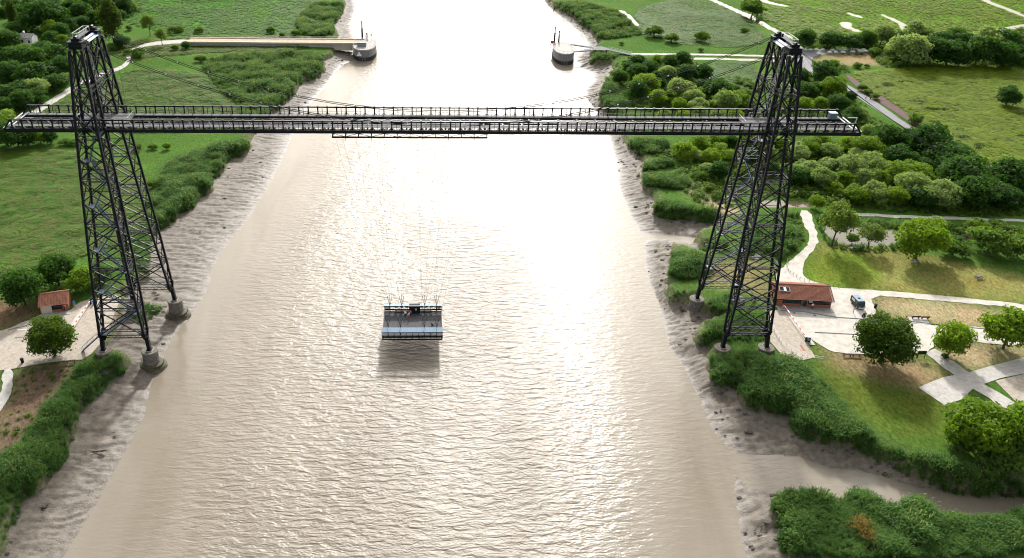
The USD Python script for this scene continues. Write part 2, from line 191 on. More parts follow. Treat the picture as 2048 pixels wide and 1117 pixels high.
'f_p2':[(110.1,13),(121.9,10.5),(133.8,8.6),(148.9,1.2),(146.1,-3.2),(132.3,-2),(119.2,-0.6),(108.8,4.6)],
'f_p3':[(87.5,-6.9),(89,-10.3),(91.7,-12.7),(106.5,-13.4),(111.8,-12.7),(113.7,-15),(114.2,-24.1),(104.9,-31.1),(114.6,-29.2),(116.8,-30.9),(111.7,-34.1),(101.2,-41.5),(95.4,-42.9),(88.5,-38.4),(85.5,-28.9),(83.7,-20.2)],
'f_p3d':[(88.4,-8.9),(93.6,-13.3),(111,-13.4),(111.8,-20.5),(103.2,-24),(93.5,-18.5),(86.7,-18.5)],
'f_p4':[(115.4,-9.9),(121.4,-7.6),(129.5,-9.3),(141.8,-9.6),(139.6,-12.9),(125.3,-17),(117,-19.9)],
'f_l1':[(-112.4,14.1),(-99.3,11.7),(-94.8,4.1),(-98.2,2.4),(-99.6,-0.1),(-104.4,-3.3)],
'f_l2':[(-92.4,-16.7),(-86.5,-14.4),(-78.3,-13.2),(-78.5,-18.6),(-79.5,-27),(-80.1,-37.6),(-83.7,-48.4),(-91.5,-31.5),(-88.5,-28.1)],
'f_rt':[(70.9,28.6),(81.4,31.3),(91.2,31.3),(88,20.6),(84.4,10.7),(81.2,10.7),(77.2,18.1),(69.8,15.6)],
'f_rs':[(82.9,97.8),(86.6,83.2),(89.7,71.6),(91.6,62.6),(89.4,55.7),(85.8,59.1),(85.4,67.9),(81.9,75.3),(83,85.2)],
'kiosk_l0':(-95.2,5.2),
'kiosk_l1':(-89.2,6.9),
'kiosk_r0':(84.2,8.1),
'kiosk_r1':(97.5,6.7),
'van':(104.9,7.3),
'aboard':(104.2,2.8),
'bin_r':(109,6.8),
'bar_r0':(86,7.9),
'bar_r1':(85.4,-7.3),
'bar_l0':(-85.1,9.6),
'bar_l1':(-85,-3.9),
'bin_l':(-91.4,-14.1),
'pl_blue':(-88.5,8.5),
'moto':(-84.8,7.6),
'pl_red':(-90.1,6.5),
'sign':(109.6,-14.2),
'bench1':(92.9,-13.3),
'bench2':(94.9,-13.5),
'bench3':(104.6,-14.3),
'bench4':(106.7,-14.5),
'bench5':(116.8,2),
'bench6':(119,1.8),
'tab1':(117,37),
'tab2':(131,29.8),
'tab3':(144.1,21.4),
'walk_p':(102.4,4.6),
'jl0':(-120,246.6),
'jl1':(-35.1,248.5),
'jpier':(-32.6,248.6),
'jend_far':(-32.4,253.4),
'jend_near':(-34.2,235.7),
'jp':(-52.5,243.3),
'rp0':(64.8,250.9),
'rp1':(62,230.6),
'rpl':(58.6,240.4),
'rpr':(68.1,240.7),
'wk0':(69.4,249.1),
'wk1':(78.2,241.9),
'wk2':(67.5,233.4),
'wk3':(78.2,239.2),
'wk4':(84.7,239.4),
'wk5':(95.3,234.5),
'rpbase':(62.7,232.7),
'jbase':(-34,233.5),
'house':(-196.2,242.4),
'stair_l':(-80,-9.4),
'stair_r':(80.1,11),
'cyc1':(182.4,169.5),
'cyc2':(183.7,168.2),
'hut':(110.7,40.1),
'boulders':[(186.9,246.2),(189.5,246.2),(192.4,246.3),(196,246.4),(201,246.1),(205.7,246.7),(209.1,246.8),(213.3,247),(217.5,247.1),(190.9,239),(197.7,241.9),(201,242.4),(204.7,242.1),(210,243.2),(214.4,243.7),(216.9,244.3)]}
WOODS = {'wood behind the right tower':[(93.9,214.8,3.7,'o'),(88.4,206.2,2.8,'o'),(81.1,188.7,3.1,'o'),(90.4,196.8,3.6,'o'),(98,205.1,3.7,'o'),(105.6,220.9,2.5,'g'),(109.7,213.8,3.7,'o'),(116.4,215.4,3.8,'o'),(104.2,197.1,3.6,'w'),(112.8,194.7,4,'o'),(109.1,199.8,2.8,'o'),(98.5,192.9,2.3,'o'),(97.6,182.8,2.7,'o'),(89.7,176.6,4.2,'g'),(83.3,168.3,4.1,'o'),(102.1,168.6,4.9,'w'),(113.9,177,3,'o'),(117.6,167.8,5.7,'o'),(91.3,160.4,3.3,'g'),(97.1,162.8,3.3,'g'),(105.4,159.6,3.6,'w'),(111.5,167.5,3,'g'),(105.2,152,3.2,'w'),(97.9,152.9,2.8,'g'),(115.6,151.2,4.7,'w'),(112.8,155.2,2.5,'g'),(123.7,158.8,3.6,'g'),(128.5,178.5,3,'b'),(131.6,173.7,3,'b'),(138,185.6,2.7,'b'),(134.8,190.1,2.3,'b'),(118.6,192.2,3.6,'o'),(89.1,142.3,2.8,'w'),(96.3,140.4,2.7,'g'),(102.7,139.6,3.4,'w'),(109.8,139.7,3.1,'w'),(115.4,138.8,3.4,'g'),(126.1,154.4,2.9,'g')],
'wood beside the right tower':[(86,102.6,3.3,'g'),(94.8,111.6,3.1,'g'),(91,101.7,2.2,'w'),(95.1,99.7,2.5,'g'),(101.2,109.2,2.3,'g'),(100.9,99,2.5,'g'),(102.1,116.2,2.6,'g'),(106.4,114.6,2.3,'o'),(93.7,85.5,3.4,'o'),(90.5,90.5,2.1,'w'),(87.8,86.3,2.6,'b'),(88,77.1,2.3,'b'),(88.7,71.3,2,'b'),(113.8,114.8,2.9,'g'),(117.4,112.5,2.9,'g'),(122.7,112.6,2.9,'g'),(116.6,103.4,2.5,'w'),(109.5,101.9,2.5,'o'),(122.3,102,2.5,'o'),(127.8,105.1,2.8,'w'),(102,88,2.4,'g'),(118.7,88.8,2.7,'w'),(123.9,91.6,2.7,'w'),(118.6,81.6,2.3,'o'),(112.1,89.4,2.4,'o'),(98.7,81.3,1.5,'b'),(113.8,75.4,1.8,'b'),(116.5,73.6,1.8,'b'),(110.8,76.3,1.5,'b'),(107.3,76.9,1.5,'b')],
'wood north of the canal path':[(132.3,106.9,3.8,'g'),(137.6,109.2,3.9,'g'),(125.4,100.2,3.3,'w'),(137.9,102.5,3.4,'w'),(146.9,109.3,3.9,'g'),(151.2,103.9,4.7,'g'),(147,101.4,2.9,'w'),(123.8,85.9,3.6,'w'),(125.1,79.1,3.5,'w'),(118.2,81,3.5,'o'),(133,90.9,3.2,'w'),(137.6,87.1,4.4,'w'),(146.1,89.1,4.1,'w'),(139.5,79.2,3.5,'w'),(132.8,79.1,3.1,'g'),(126.8,74.3,2.7,'g'),(144,79.2,3.5,'g'),(150.3,87.9,3.2,'g'),(158,93.3,4.5,'o'),(154.5,79.5,5.2,'g'),(165.1,90.1,3.2,'o'),(131.7,68.2,3.4,'g'),(137.2,68.3,3.4,'w'),(143.7,66.5,3,'g'),(151.2,71.2,4.6,'w'),(150.8,64.9,3.7,'o'),(156.7,65.2,5.3,'w'),(170.2,76,6.8,'o'),(167.4,65.3,5.7,'o'),(174.5,93.6,6.3,'o'),(173.6,104.2,7.4,'o'),(168.8,109.7,5.2,'o'),(161,111.9,5.3,'o'),(160.7,122.3,3.1,'w'),(172.3,87.4,4.9,'o'),(185.5,104.1,3.8,'w'),(175.4,67.7,4.6,'o'),(185,75.1,5.9,'o'),(186.7,72,3.5,'o'),(178.1,64.1,3.8,'o'),(128.1,69.4,1.9,'b')],
'trees of the tall hedge along the far meadow':[(187.5,250.1,4.9,'o'),(201.6,250.5,5.5,'o'),(210.8,248.6,4.9,'o'),(220.3,258.1,3.7,'g'),(220.8,251.2,4.3,'o'),(230.1,255.9,5.6,'w'),(235.8,249.4,4.9,'o'),(250.8,261.1,6.3,'w'),(227.8,223.4,7.7,'w'),(239.3,223.9,7.1,'o'),(246.5,222.1,7,'o'),(259.5,250.1,5.5,'o'),(270,257.3,5,'o'),(260.8,222.4,7,'o'),(268.9,245.9,5.5,'o'),(277.1,241.6,6.7,'w'),(282.5,237.5,6.7,'o'),(292.7,242.1,6.7,'w'),(271.1,218.9,6.4,'o'),(283.7,225.3,5.3,'o'),(250.5,218.5,4.6,'o'),(222.8,225.4,2.8,'b'),(224.4,233.9,2.9,'w')],
'trees on the river side of the asphalt road':[(172.2,190.9,5.9,'o'),(187.6,214.8,2.2,'g'),(163.7,194.2,3.7,'o'),(155.9,170.9,4.5,'o'),(168.3,171.2,4.6,'g'),(164.9,175.7,3,'o'),(163.2,154.5,3.9,'o'),(175.1,167.9,2,'o'),(157.7,157.2,2.9,'g'),(150,154.3,3.4,'g'),(146.7,157,2.9,'g'),(164.1,142,3.3,'o'),(159.5,137.8,2.7,'o'),(167.5,141.9,2.8,'w')],
'dark wood on the left bank':[(-200.8,273.2,9,'o'),(-233.1,301.1,3.2,'o'),(-221.5,292.6,4.2,'o'),(-222.2,308.3,4.3,'o'),(-210.4,313.5,4.4,'o'),(-200.9,293.5,3.1,'o'),(-196.6,300,5.4,'o'),(-189.3,293.8,4.8,'o'),(-184.4,281.3,3.6,'o'),(-181.1,287.7,3.6,'o'),(-185.5,309.8,4.4,'o'),(-172.3,310.4,4.4,'o'),(-171.5,299.1,3.2,'o'),(-170.4,317.7,3.3,'w'),(-178.1,292.2,3.1,'o'),(-151,240.3,3.3,'o'),(-209.2,260.3,4.4,'o'),(-203.7,236.8,4.7,'o'),(-193.1,230.3,2.7,'g'),(-193.8,262.8,4,'g'),(-186.7,257.3,4.4,'o'),(-184.3,241,3.8,'o'),(-180.3,244.6,2.8,'g'),(-179.1,219.3,5,'o'),(-184.5,202.2,5.7,'o'),(-176.3,200.9,5.7,'o'),(-171.1,210.1,4.9,'o'),(-162.1,195.5,4.7,'o'),(-179.4,185.4,5,'o'),(-169,180.2,5.8,'o'),(-165.8,189.8,4.7,'o'),(-156.9,175.2,4.1,'o'),(-159.9,165.1,4.8,'w'),(-165.8,162.5,4.7,'o'),(-168.8,157.7,4.3,'o'),(-156.6,183,2.5,'w'),(-164.8,147.3,3.4,'o'),(-160.8,152,3.8,'o'),(-157,158.9,2.7,'o'),(-235.6,314.7,4.4,'o'),(-220.6,320.2,4.4,'o'),(-194.8,316.5,4.4,'o'),(-193.1,285.2,3.1,'o'),(-182.1,322,3.9,'o'),(-187,273,3,'o'),(-209.2,278.3,2.5,'o')],
'hedgerow at the far edge of the left meadow':[(-158.2,131.4,2.9,'g'),(-150.4,113.9,3.1,'o'),(-145.7,111.4,3.1,'o'),(-143.1,114,3.1,'o'),(-139.6,115.5,2.2,'g'),(-136,115.5,1.9,'o'),(-130.8,114.4,1.5,'b'),(-127.4,114.4,1.5,'b')]}
SINGLES = [(99.4,-15.8,6.6,'h','broad dark green round tree beside the white car park, the largest of the park','tree'),(116.2,-13.4,4.4,'g','smaller bright green round tree at the fork of the park road and footpath','tree'),(131.1,-10.6,5.7,'g','light green tree leaning over the road at the right edge of the photo','tree'),(104,-44.1,5.7,'g','yellow-green tree on the lawn above the creek, left one of the pair','tree'),(111.8,-43.9,5.8,'g','yellow-green tree cut by the right edge of the photo above the creek','tree'),(111.9,39.4,5.6,'s','spreading park tree with visible dark trunk in front of the canal','tree'),(121.8,37.9,3.7,'s','slim young park tree with pale trunk beside the canal water','tree'),(132.8,32.5,6.5,'g','wide glossy green tree between canal and picnic lawn','tree'),(-100.8,9.8,4.6,'o','dark round tree behind the left bank kiosk, nearest the left edge','tree'),(-96.3,19.1,4.8,'o','dark bushy tree behind the left kiosk roof','tree'),(-89.5,16.7,3.8,'g','yellow-green tree touching the left tower leg','tree'),(-86.1,20,3,'o','dark tree seen through the lattice of the left tower','tree'),(-85.3,-11.7,4.9,'h','leafy green tree standing alone on the pale left quay','tree'),(239.1,162.4,5.3,'o','lone round bush-like tree in the rough right meadow','tree'),(-144.3,262.7,4.4,'s','airy pale tree with thin trunk at the start of the long jetty road','tree'),(-133.3,245.4,3.2,'s','half bare tree with ivy-covered trunk beside the jetty road','tree'),(-120.4,239.8,2.4,'o','ivy-clad stump tree at the landward end of the jetty','tree'),(-156.3,245.8,5.7,'p','tall columnar poplar above the left tower','tree'),(-217.7,277.1,3.5,'p','narrow conical tree near the top left corner','tree'),(218.7,237.6,3.7,'o','rounded bush at the end of the boulder-lined road','bush'),(117.4,63.9,2.5,'g','round green bush at the corner of path and ditch','bush'),(115.7,270.5,4.5,'o','larger dark bush by the narrow marsh creek','bush'),(122.3,259.8,3.6,'o','dark bush between marsh creek and gravel path','bush'),(138.7,262.3,3.6,'o','rounded dark bush in the marsh, right of two others','bush'),(183.7,317.6,7.6,'b','low dark thicket beside the far ditch','bush'),(167.6,281.1,2.4,'b','small shrub at the bend of the far ditch','bush'),(132.6,242.6,1.7,'b','small shrub beside the far gravel path','bush'),(95,254.1,1.5,'b','tiny shrub near the end of the footbridge','bush'),(95.9,301.9,1.9,'b','little dark shrub in the far right reeds','bush'),(101.6,290.8,1.9,'b','little shrub in the reeds behind the oval pier','bush'),(-84.9,270.9,2.3,'b','grey-green shrub on the far bank near the jetty parapet','bush'),(-71.4,266.3,2.3,'b','round dark shrub beside the jetty parapet','bush'),(-78.1,264.9,1.5,'b','low shrub between two larger ones by the jetty','bush'),(-90.1,78.7,1.7,'b','round shrub in the left reeds right of the left tower','bush'),(-87,85,1.4,'b','smaller shrub in the left reeds close to the river','bush'),(-104.4,109.7,1.9,'o','dark bush at the corner of the left meadow by the tower','bush'),(-99.3,110.7,1.5,'b','low bush in the hedge right of the left tower','bush'),(-94.2,110.5,1.4,'g','bright green bush in the hedge right of the left tower','bush'),(-154.3,236.9,3.1,'b','shrub on the bend of the left track, near the tower head','bush'),(-138.6,224.8,3.2,'b','leafy shrub below the jetty road bend','bush'),(-144.6,229.2,2.3,'b','shrub left of the bend of the track','bush'),(-125,236.9,1.9,'b','shrub left of the ivy-clad stump tree','bush'),(-108.4,218.1,2.5,'b','pale shrub in the left reeds below the jetty','bush'),(-158.2,274,2,'b','small shrub beside the poplar','bush'),(-133.7,270.8,3.3,'b','low shrub mass on the bright far-left field','bush'),(-121.3,270,2.5,'b','low shrub at the field edge above the jetty','bush'),(200.4,216.7,2.1,'b','small dark shrub on the dry grass near the boulder road','bush'),(205.2,217.4,1.4,'b','smallest shrub on the dry grass','bush'),(220.8,217.9,2.6,'b','pale shrub below the tall hedge','bush'),(186.2,181.3,2.1,'b','shrub between road and red earth strip, highest of three','bush'),(186.5,176.2,1.9,'b','shrub between road and red earth strip, middle of three','bush'),(186.7,170.2,1.9,'b','shrub between road and red earth strip, lowest of three','bush'),(188.8,140.7,2.9,'b','dark bush at the lower end of the red earth strip','bush'),(72.3,-65.2,2.8,'y','twiggy yellow-brown half dead bush among the reeds','bush'),(105.5,-48.2,4,'b','dense bush at the edge of the lawn above the creek','bush'),(101.3,-43.8,2.5,'b','small green bush left of the pair of lawn trees','bush'),(110.5,-49.5,4.3,'b','bush at the right edge below the lawn tree','bush'),(144.2,34.1,3.9,'b','loose bush right of the wide glossy park tree','bush'),(154.6,34.8,5.9,'b','large pale bush behind the right picnic table','bush'),(162.3,33.5,4.5,'b','bush at the right edge behind the picnic lawn','bush'),(167.9,44.6,2.9,'b','yellowish bush by the canal at the right edge','bush'),(159.5,48.7,3.2,'b','tall shrub on the far canal bank','bush'),(165.8,49.4,2.9,'b','shrub on the far canal bank near the right edge','bush'),(153.6,46.9,1.7,'b','small shrub beside the canal water','bush'),(150.1,48.8,2.6,'b','shrub above the canal behind the glossy tree','bush'),(118.9,41.8,1.8,'b','dark bush left of the slim young park tree','bush'),(115.2,-14.1,0.8,'b','tiny bush at the foot of the small park tree','bush')]

# ---------------------------------------------------------------- materials
def mat(name, base, rough=.6, metal=0., var=0., scale=3., bump=0., bscale=8., spec=.5, var2=None, coord='pos', dist=.05, extra=None, **kw):
    """base colour broken by two octaves of noise, with optional bump; everything procedural."""
    base = np.array(base, float); n = {'p': ('principled_bsdf', dict(roughness=rough, metallic=metal, specular_ior_level=spec, **kw)), 'g': ('geometry', {}), 'tc': ('texture_coordinate', {})}; l = []
    src = 'g.position' if coord == 'pos' else 'tc.object'
    if var or var2 is not None:
        hi = np.clip(base*(1+var), 0, 1) if var2 is None else np.array(var2, float)
        n['n'] = ('noise_texture', {'scale': scale, 'detail': 6., 'roughness': .65})
        n['r'] = ('rgb_ramp', {'ramp': [(.3, tuple(base*(1-var))), (.7, tuple(hi))]})
        l += [(src, 'n.vector'), ('n.fac', 'r.fac'), ('r.color', 'p.base_color')]
    else: n['p'][1]['base_color'] = tuple(base)
    if bump:
        n['bn'] = ('noise_texture', {'scale': bscale, 'detail': 4., 'roughness': .6}); n['b'] = ('bump', {'strength': bump, 'distance': dist})
        l += [(src, 'bn.vector'), ('bn.fac', 'b.height'), ('b.normal', 'p.normal')]
    return usdkit.material(stage, '/World/Looks/'+name, n, l, surface='p.BSDF')
IRON = mat('painted_iron', (.005, .006, .010), .5, var=.35, scale=1.5, spec=.2)
IRONB = mat('stair_iron', (.045, .075, .13), .42, var=.3, scale=2.)
PLANK = mat('weathered_planks', (.15, .15, .155), .85, var=.3, scale=4., spec=.15)
STEEL = mat('galvanised_rail', (.45, .47, .48), .4, .3)
STONE = usdkit.material(stage, '/World/Looks/pier_stone', {'g': ('geometry', {}), 'n': ('noise_texture', {'scale': 1.6, 'detail': 6., 'roughness': .7}), 'ad': ('math', {'math_type': 'multiply_add', 'value2': .6}), 'sc': ('math', {'math_type': 'multiply', 'value2': .45}),
    'r': ('rgb_ramp', {'ramp': [(.2, (.10, .09, .08)), (.5, (.27, .25, .22)), (.85, (.42, .40, .37))]}), 'b': ('bump', {'strength': .6, 'distance': .06}), 'p': ('principled_bsdf', {'roughness': .9, 'specular_ior_level': .2})},
    [('g.position', 'n.vector'), ('n.fac', 'ad.value1'), ('g.random_per_island', 'sc.value1'), ('sc.value', 'ad.value3'), ('ad.value', 'r.fac'), ('r.color', 'p.base_color'), ('n.fac', 'b.height'), ('b.normal', 'p.normal')], surface='p.BSDF')
STONEP = mat('pier_cap_stone', (.36, .24, .17), .85, var2=(.48, .40, .33), scale=1.5, bump=.5, bscale=5.)
ALGAE = mat('weedy_masonry', (.035, .03, .02), .8, var2=(.10, .085, .045), scale=1.2, bump=.8, bscale=4.)
WEED = mat('green_weed', (.035, .085, .015), .9, var=.5, scale=4., bump=.8, bscale=9.)
GRAVEL = mat('pale_gravel', (.36, .335, .29), .95, var2=(.56, .53, .48), scale=.5, bump=.3, bscale=30., spec=.1)
CONC = mat('concrete', (.30, .285, .26), .9, var2=(.48, .46, .43), scale=1.1, bump=.25, bscale=20., spec=.2)
COBBLE = mat('quay_setts', (.27, .235, .19), .9, var2=(.43, .38, .32), scale=1.3, bump=.5, bscale=7., spec=.2)
ASPHALT = mat('worn_asphalt', (.17, .17, .18), .9, var=.2, scale=.7)
CREAM = mat('cream_girder', (.50, .47, .37), .8, var=.12, scale=.5)
TAN = mat('jetty_surface', (.40, .26, .15), .95, var2=(.52, .40, .28), scale=.35)
BRICK = mat('red_brick', (.34, .12, .07), .9, var=.25, scale=4.)
TILE = mat('clay_tiles', (.155, .060, .038), .9, var2=(.29, .13, .083), scale=2.6, spec=.2)
RENDER = mat('pale_render', (.55, .49, .40), .9, var=.08, scale=1.)
DARK = mat('dark_trim', (.012, .013, .015), .7, spec=.15)
GLASS = mat('window_glass', (.02, .03, .035), .08, spec=.6)
WHITE = mat('white_paint', (.78, .78, .76), .5)
RED = mat('red_paint', (.50, .03, .02), .5)
BLUEROOF = mat('zinc_roof', (.22, .31, .41), .65, var=.12, scale=3., spec=.15)
BLUEGL = mat('saddle_cover', (.12, .20, .33), .55, spec=.3)
DECKW = mat('gondola_planks', (.105, .107, .112), .95, var=.35, scale=3., spec=.04)
WOODB = mat('dark_bench_wood', (.05, .035, .028), .85, spec=.1)
BARK = mat('bark', (.075, .058, .042), .9, var=.3, scale=3.)
SOIL = mat('ploughed_soil', (.075, .038, .030), .95, var=.35, scale=.8, bump=.5, bscale=3.)
ROCK = mat('grey_rock', (.20, .20, .20), .9, var=.4, scale=1.3, bump=.5, bscale=3.)
def foliage(name, a, b, trans=.45, scale=.9):
    n = {'o': ('object_info', {}), 'g': ('geometry', {}), 'n': ('noise_texture', {'scale': scale, 'detail': 3.}), 'add': ('math', {'math_type': 'multiply_add', 'value2': .45}),
         'ri': ('math', {'math_type': 'multiply_add', 'value2': .3, 'value3': 0.}),
         'r': ('rgb_ramp', {'ramp': [(.2, a), (.8, b)]}), 'ti': ('mix_color', {'blend_type': 'multiply', 'fac': 1., 'b': (1.5, 1.6, .6), 'use_clamp_result': False}),
         'd': ('principled_bsdf', {'roughness': .6, 'specular_ior_level': .12}), 't': ('translucent_bsdf', {}), 'm': ('mix_closure', {'fac': trans})}
    l = [('g.position', 'n.vector'), ('n.fac', 'add.value1'), ('o.random', 'ri.value1'), ('ri.value', 'add.value3'), ('add.value', 'r.fac'),
         ('r.color', 'd.base_color'), ('r.color', 'ti.a'), ('ti.result', 't.color'), ('d.BSDF', 'm.closure1'), ('t.BSDF', 'm.closure2')]
    n['add'][1]['value2'] = .75
    return usdkit.material(stage, '/World/Looks/'+name, n, l, surface='m.closure')
LEAF = {'o': foliage('leaves_dark', (.018, .058, .012), (.052, .115, .020)), 'h': foliage('leaves_park', (.026, .060, .006), (.085, .14, .014)),
        'g': foliage('leaves_green', (.068, .135, .008), (.17, .26, .022)), 'w': foliage('leaves_willow', (.095, .165, .042), (.25, .32, .13)),
        'b': foliage('leaves_shrub', (.045, .10, .018), (.115, .18, .035)), 's': foliage('leaves_sparse', (.065, .115, .02), (.14, .20, .045)),
        'p': foliage('leaves_poplar', (.026, .055, .012), (.06, .095, .018)), 'y': foliage('leaves_dead', (.16, .10, .03), (.24, .16, .05))}
REED = foliage('reed_blades', (.034, .100, .022), (.110, .200, .045), .35, .22)
REEDT = foliage('reed_plumes', (.13, .17, .07), (.27, .28, .15), .3, .4)
# ---------------------------------------------------------------- terrain
P = {k: smooth_poly(v, 0 if k in ('slab_r', 'gravel_s', 'bench_pad', 'quay_r', 'path_s') else 1) for k, v in T.items() if isinstance(v, list) and len(v) > 3 and k not in ('wl', 'wr', 'll', 'lr', 'boulders')}
X0, X1, Y0, Y1, ST = -340., 470., -150., 520., 1.25
def river_side(name, off, far):      # outline of one bank, carried on beyond the frame
    p = list(T[name]); a, b = np.array(p[0]), np.array(p[-1])
    return [(a[0]+off*.9, a[1]-150)]+p+[(b[0]+off*.2, far)]
wl, wr = river_side('wl', -45, 1600), river_side('wr', 20, 1600)
ll, lr = river_side('ll', -45, 1600), river_side('lr', 20, 1600)
WATER = Polygon(wl+wr[::-1]).buffer(0)
NOTLAND = Polygon(ll+lr[::-1]).buffer(0).union(WATER)
for k in ('quay_l', 'quay_r'): NOTLAND = NOTLAND.difference(P[k])
nx, ny = int((X1-X0)/ST)+1, int((Y1-Y0)/ST)+1
gx, gy = np.meshgrid(X0+ST*np.arange(nx), Y0+ST*np.arange(ny))
def mask(poly): shapely.prepare(poly); return shapely.contains_xy(poly, gx, gy)
mw, mn = mask(WATER), mask(NOTLAND)
dw = ndimage.distance_transform_edt(~mw)*ST          # metres outside the water
dl = ndimage.distance_transform_edt(mn)*ST           # metres from firm land (inside mud and water)
din = ndimage.distance_transform_edt(~mn)*ST         # metres into firm land
dwi = ndimage.distance_transform_edt(mw)*ST
pav = unary_union([P[k] for k in ('path_r', 'road_r', 'slab_r', 'path_s', 'gravel_s', 'bench_pad', 'path_l', 'path_ln', 'road_n', 'path_n', 'path_c', 'path_e', 'quay_l', 'quay_r')]).buffer(1.3)
ditch = unary_union([P[k] for k in P if k[0] == 'd' and k[1:].isdigit()])
mp, md = mask(pav), mask(ditch)
dd = ndimage.distance_transform_edt(~md)*ST
def fb(x, y, s, seed=0, oct=4): return meshkit.fbm(np.stack([x/s, y/s, np.zeros_like(x)], -1), oct, seed)
def mud_height(dw, dl): return 1.9*(dw/np.maximum(dw+dl, 1e-6))**1.1
land = 3.86+.34*np.clip(1.25-gy/180, .25, 1)*(fb(gx, gy, 2.6, 3)-.5)+.25*(fb(gx, gy*.5, 11, 5)-.5)
land = np.where(mp, 3.93, land)
h = np.where(mn, mud_height(dw, dl)-.35, 1.6+(land-1.6)*np.clip(din/1.6, 0, 1)**.6)
h = np.where(mw, -np.minimum(2.5, .25*dwi)-.35, h)
h = np.where(md, 3.3, np.where(dd < 2.0, np.minimum(h, 3.3+.30*dd), h))
tint = np.empty(gx.shape+(3,)); tint[:] = (.046, .095, .016)
wbx, wby = 14*(fb(gx, gy, 17, 51, 4)-.5), 14*(fb(gx, gy, 17, 52, 4)-.5)
SOFT = ('f_lub', 'f_llb', 'f_lfy', 'f_rmd', 'f_p1g', 'f_p3d', 'f_rs')
def paint(name, col, amt=1.):
    p = P[name]; shapely.prepare(p); m = shapely.contains_xy(p, gx+wbx, gy+wby) if name in SOFT else mask(p)
    amt = .35 if name == 'f_lfy' else amt; tint[m] = tint[m]*(1-amt)+np.array(col)*amt
for n, c in [('f_lf', (.045, .135, .012)), ('f_lfy', (.075, .16, .006)), ('f_lb', (.12, .13, .045)), ('f_ll', (.050, .088, .018)), ('f_llb', (.070, .098, .024)), ('f_lu', (.058, .098, .018)), ('f_lub', (.115, .125, .048)),
             ('f_r', (.090, .135, .005)), ('f_dry', (.20, .155, .085)), ('f_rn', (.060, .128, .008)), ('f_rm', (.046, .090, .014)), ('f_rmd', (.06, .075, .025)), ('f_rw', (.042, .075, .016)),
             ('f_p1', (.15, .145, .045)), ('f_p1g', (.10, .135, .018)), ('f_p2', (.26, .21, .12)), ('f_p3', (.062, .088, .014)), ('f_p3d', (.20, .155, .085)), ('f_p4', (.24, .19, .11)),
             ('f_l1', (.13, .085, .055)), ('f_l2', (.125, .085, .060)), ('f_rt', (.15, .135, .06)), ('f_rs', (.40, .31, .22))]: paint(n, c)
for k in P:
    if k.startswith('reed'): paint(k, (.022, .035, .014))
tint[mn] = (.20, .165, .125)
md2 = (dd < 2.5) & ~md; tint[md2] = tint[md2]*.6+np.array((.05, .075, .02))*.4
pn = fb(gx, gy, 14, 8, 3)[..., None]; pn2 = fb(gx, gy, 4.5, 9, 3)[..., None]
tint *= .55+.55*pn+.35*pn2
tint[~mn] *= 1.42
tint = ndimage.gaussian_filter(tint, (1.6, 1.6, 0))
def grid_faces(nx, ny, keep=None):
    i = (np.arange(ny-1)[:, None]*nx+np.arange(nx-1)[None]).ravel()
    q = np.c_[i, i+1, i+nx+1, i+nx]
    return q if keep is None else q[keep.ravel()]
def add_attr(m, name, data):
    t = Sdf.ValueTypeNames.Color3fArray if data.ndim == 2 else Sdf.ValueTypeNames.FloatArray
    pv = UsdGeom.PrimvarsAPI(m).CreatePrimvar(name, t, 'vertex')
    pv.Set(Vt.Vec3fArray.FromNumpy(data.astype(np.float32)) if data.ndim == 2 else Vt.FloatArray.FromNumpy(data.astype(np.float32)))
deep = (h < -2.2); keepq = ~(deep[:-1, :-1] & deep[1:, 1:])
GRASS = usdkit.material(stage, '/World/Looks/grassland', {
    'a': ('attribute', {'attribute': 'tint'}), 'g': ('geometry', {}), 'm1': ('mapping', {'scale': (1.6, .8, 1.)}),
    'n1': ('noise_texture', {'scale': 1.0, 'detail': 8., 'roughness': .72, 'distortion': .6}), 'n2': ('noise_texture', {'scale': .09, 'detail': 5., 'roughness': .6, 'distortion': 1.2}),
    'r1': ('map_range', {'from_min': .25, 'from_max': .75, 'to_min': .30, 'to_max': 1.60}), 'r2': ('rgb_ramp', {'ramp': [(.30, (.75, .95, .7)), (.5, (1, 1, 1)), (.72, (1.0, .86, .8))]}),
    'x1': ('mix_color', {'blend_type': 'multiply', 'fac': 1.}), 'v': ('vector_math', {'math_type': 'scale'}),
    'b': ('bump', {'strength': .9, 'distance': .5}), 'p': ('principled_bsdf', {'roughness': 1., 'specular_ior_level': .03})},
    [('g.position', 'm1.vector'), ('m1.vector', 'n1.vector'), ('g.position', 'n2.vector'), ('n1.fac', 'r1.value'), ('n2.fac', 'r2.fac'), ('a.color', 'x1.a'), ('r2.color', 'x1.b'),
     ('x1.result', 'v.vector1'), ('r1.result', 'v.scale'), ('v.vector', 'p.base_color'), ('n1.fac', 'b.height'), ('b.normal', 'p.normal')], surface='p.BSDF')
gm = setting('ground', (np.c_[gx.ravel(), gy.ravel(), h.ravel()], grid_faces(nx, ny, keepq)), GRASS, smooth=True)
add_attr(gm, 'tint', tint.reshape(-1, 3))
outer = sbox(-4000, -2500, 4000, 6000).difference(sbox(X0+ST, Y0+ST, X0+ST*(nx-2), Y0+ST*(ny-2))).difference(NOTLAND.intersection(sbox(-400, -600, 400, 1600)).buffer(0))
om = setting('outer_ground', flat(outer, 3.80), GRASS)
add_attr(om, 'tint', np.tile((.045, .075, .02), (len(om.GetPointsAttr().Get()), 1)))
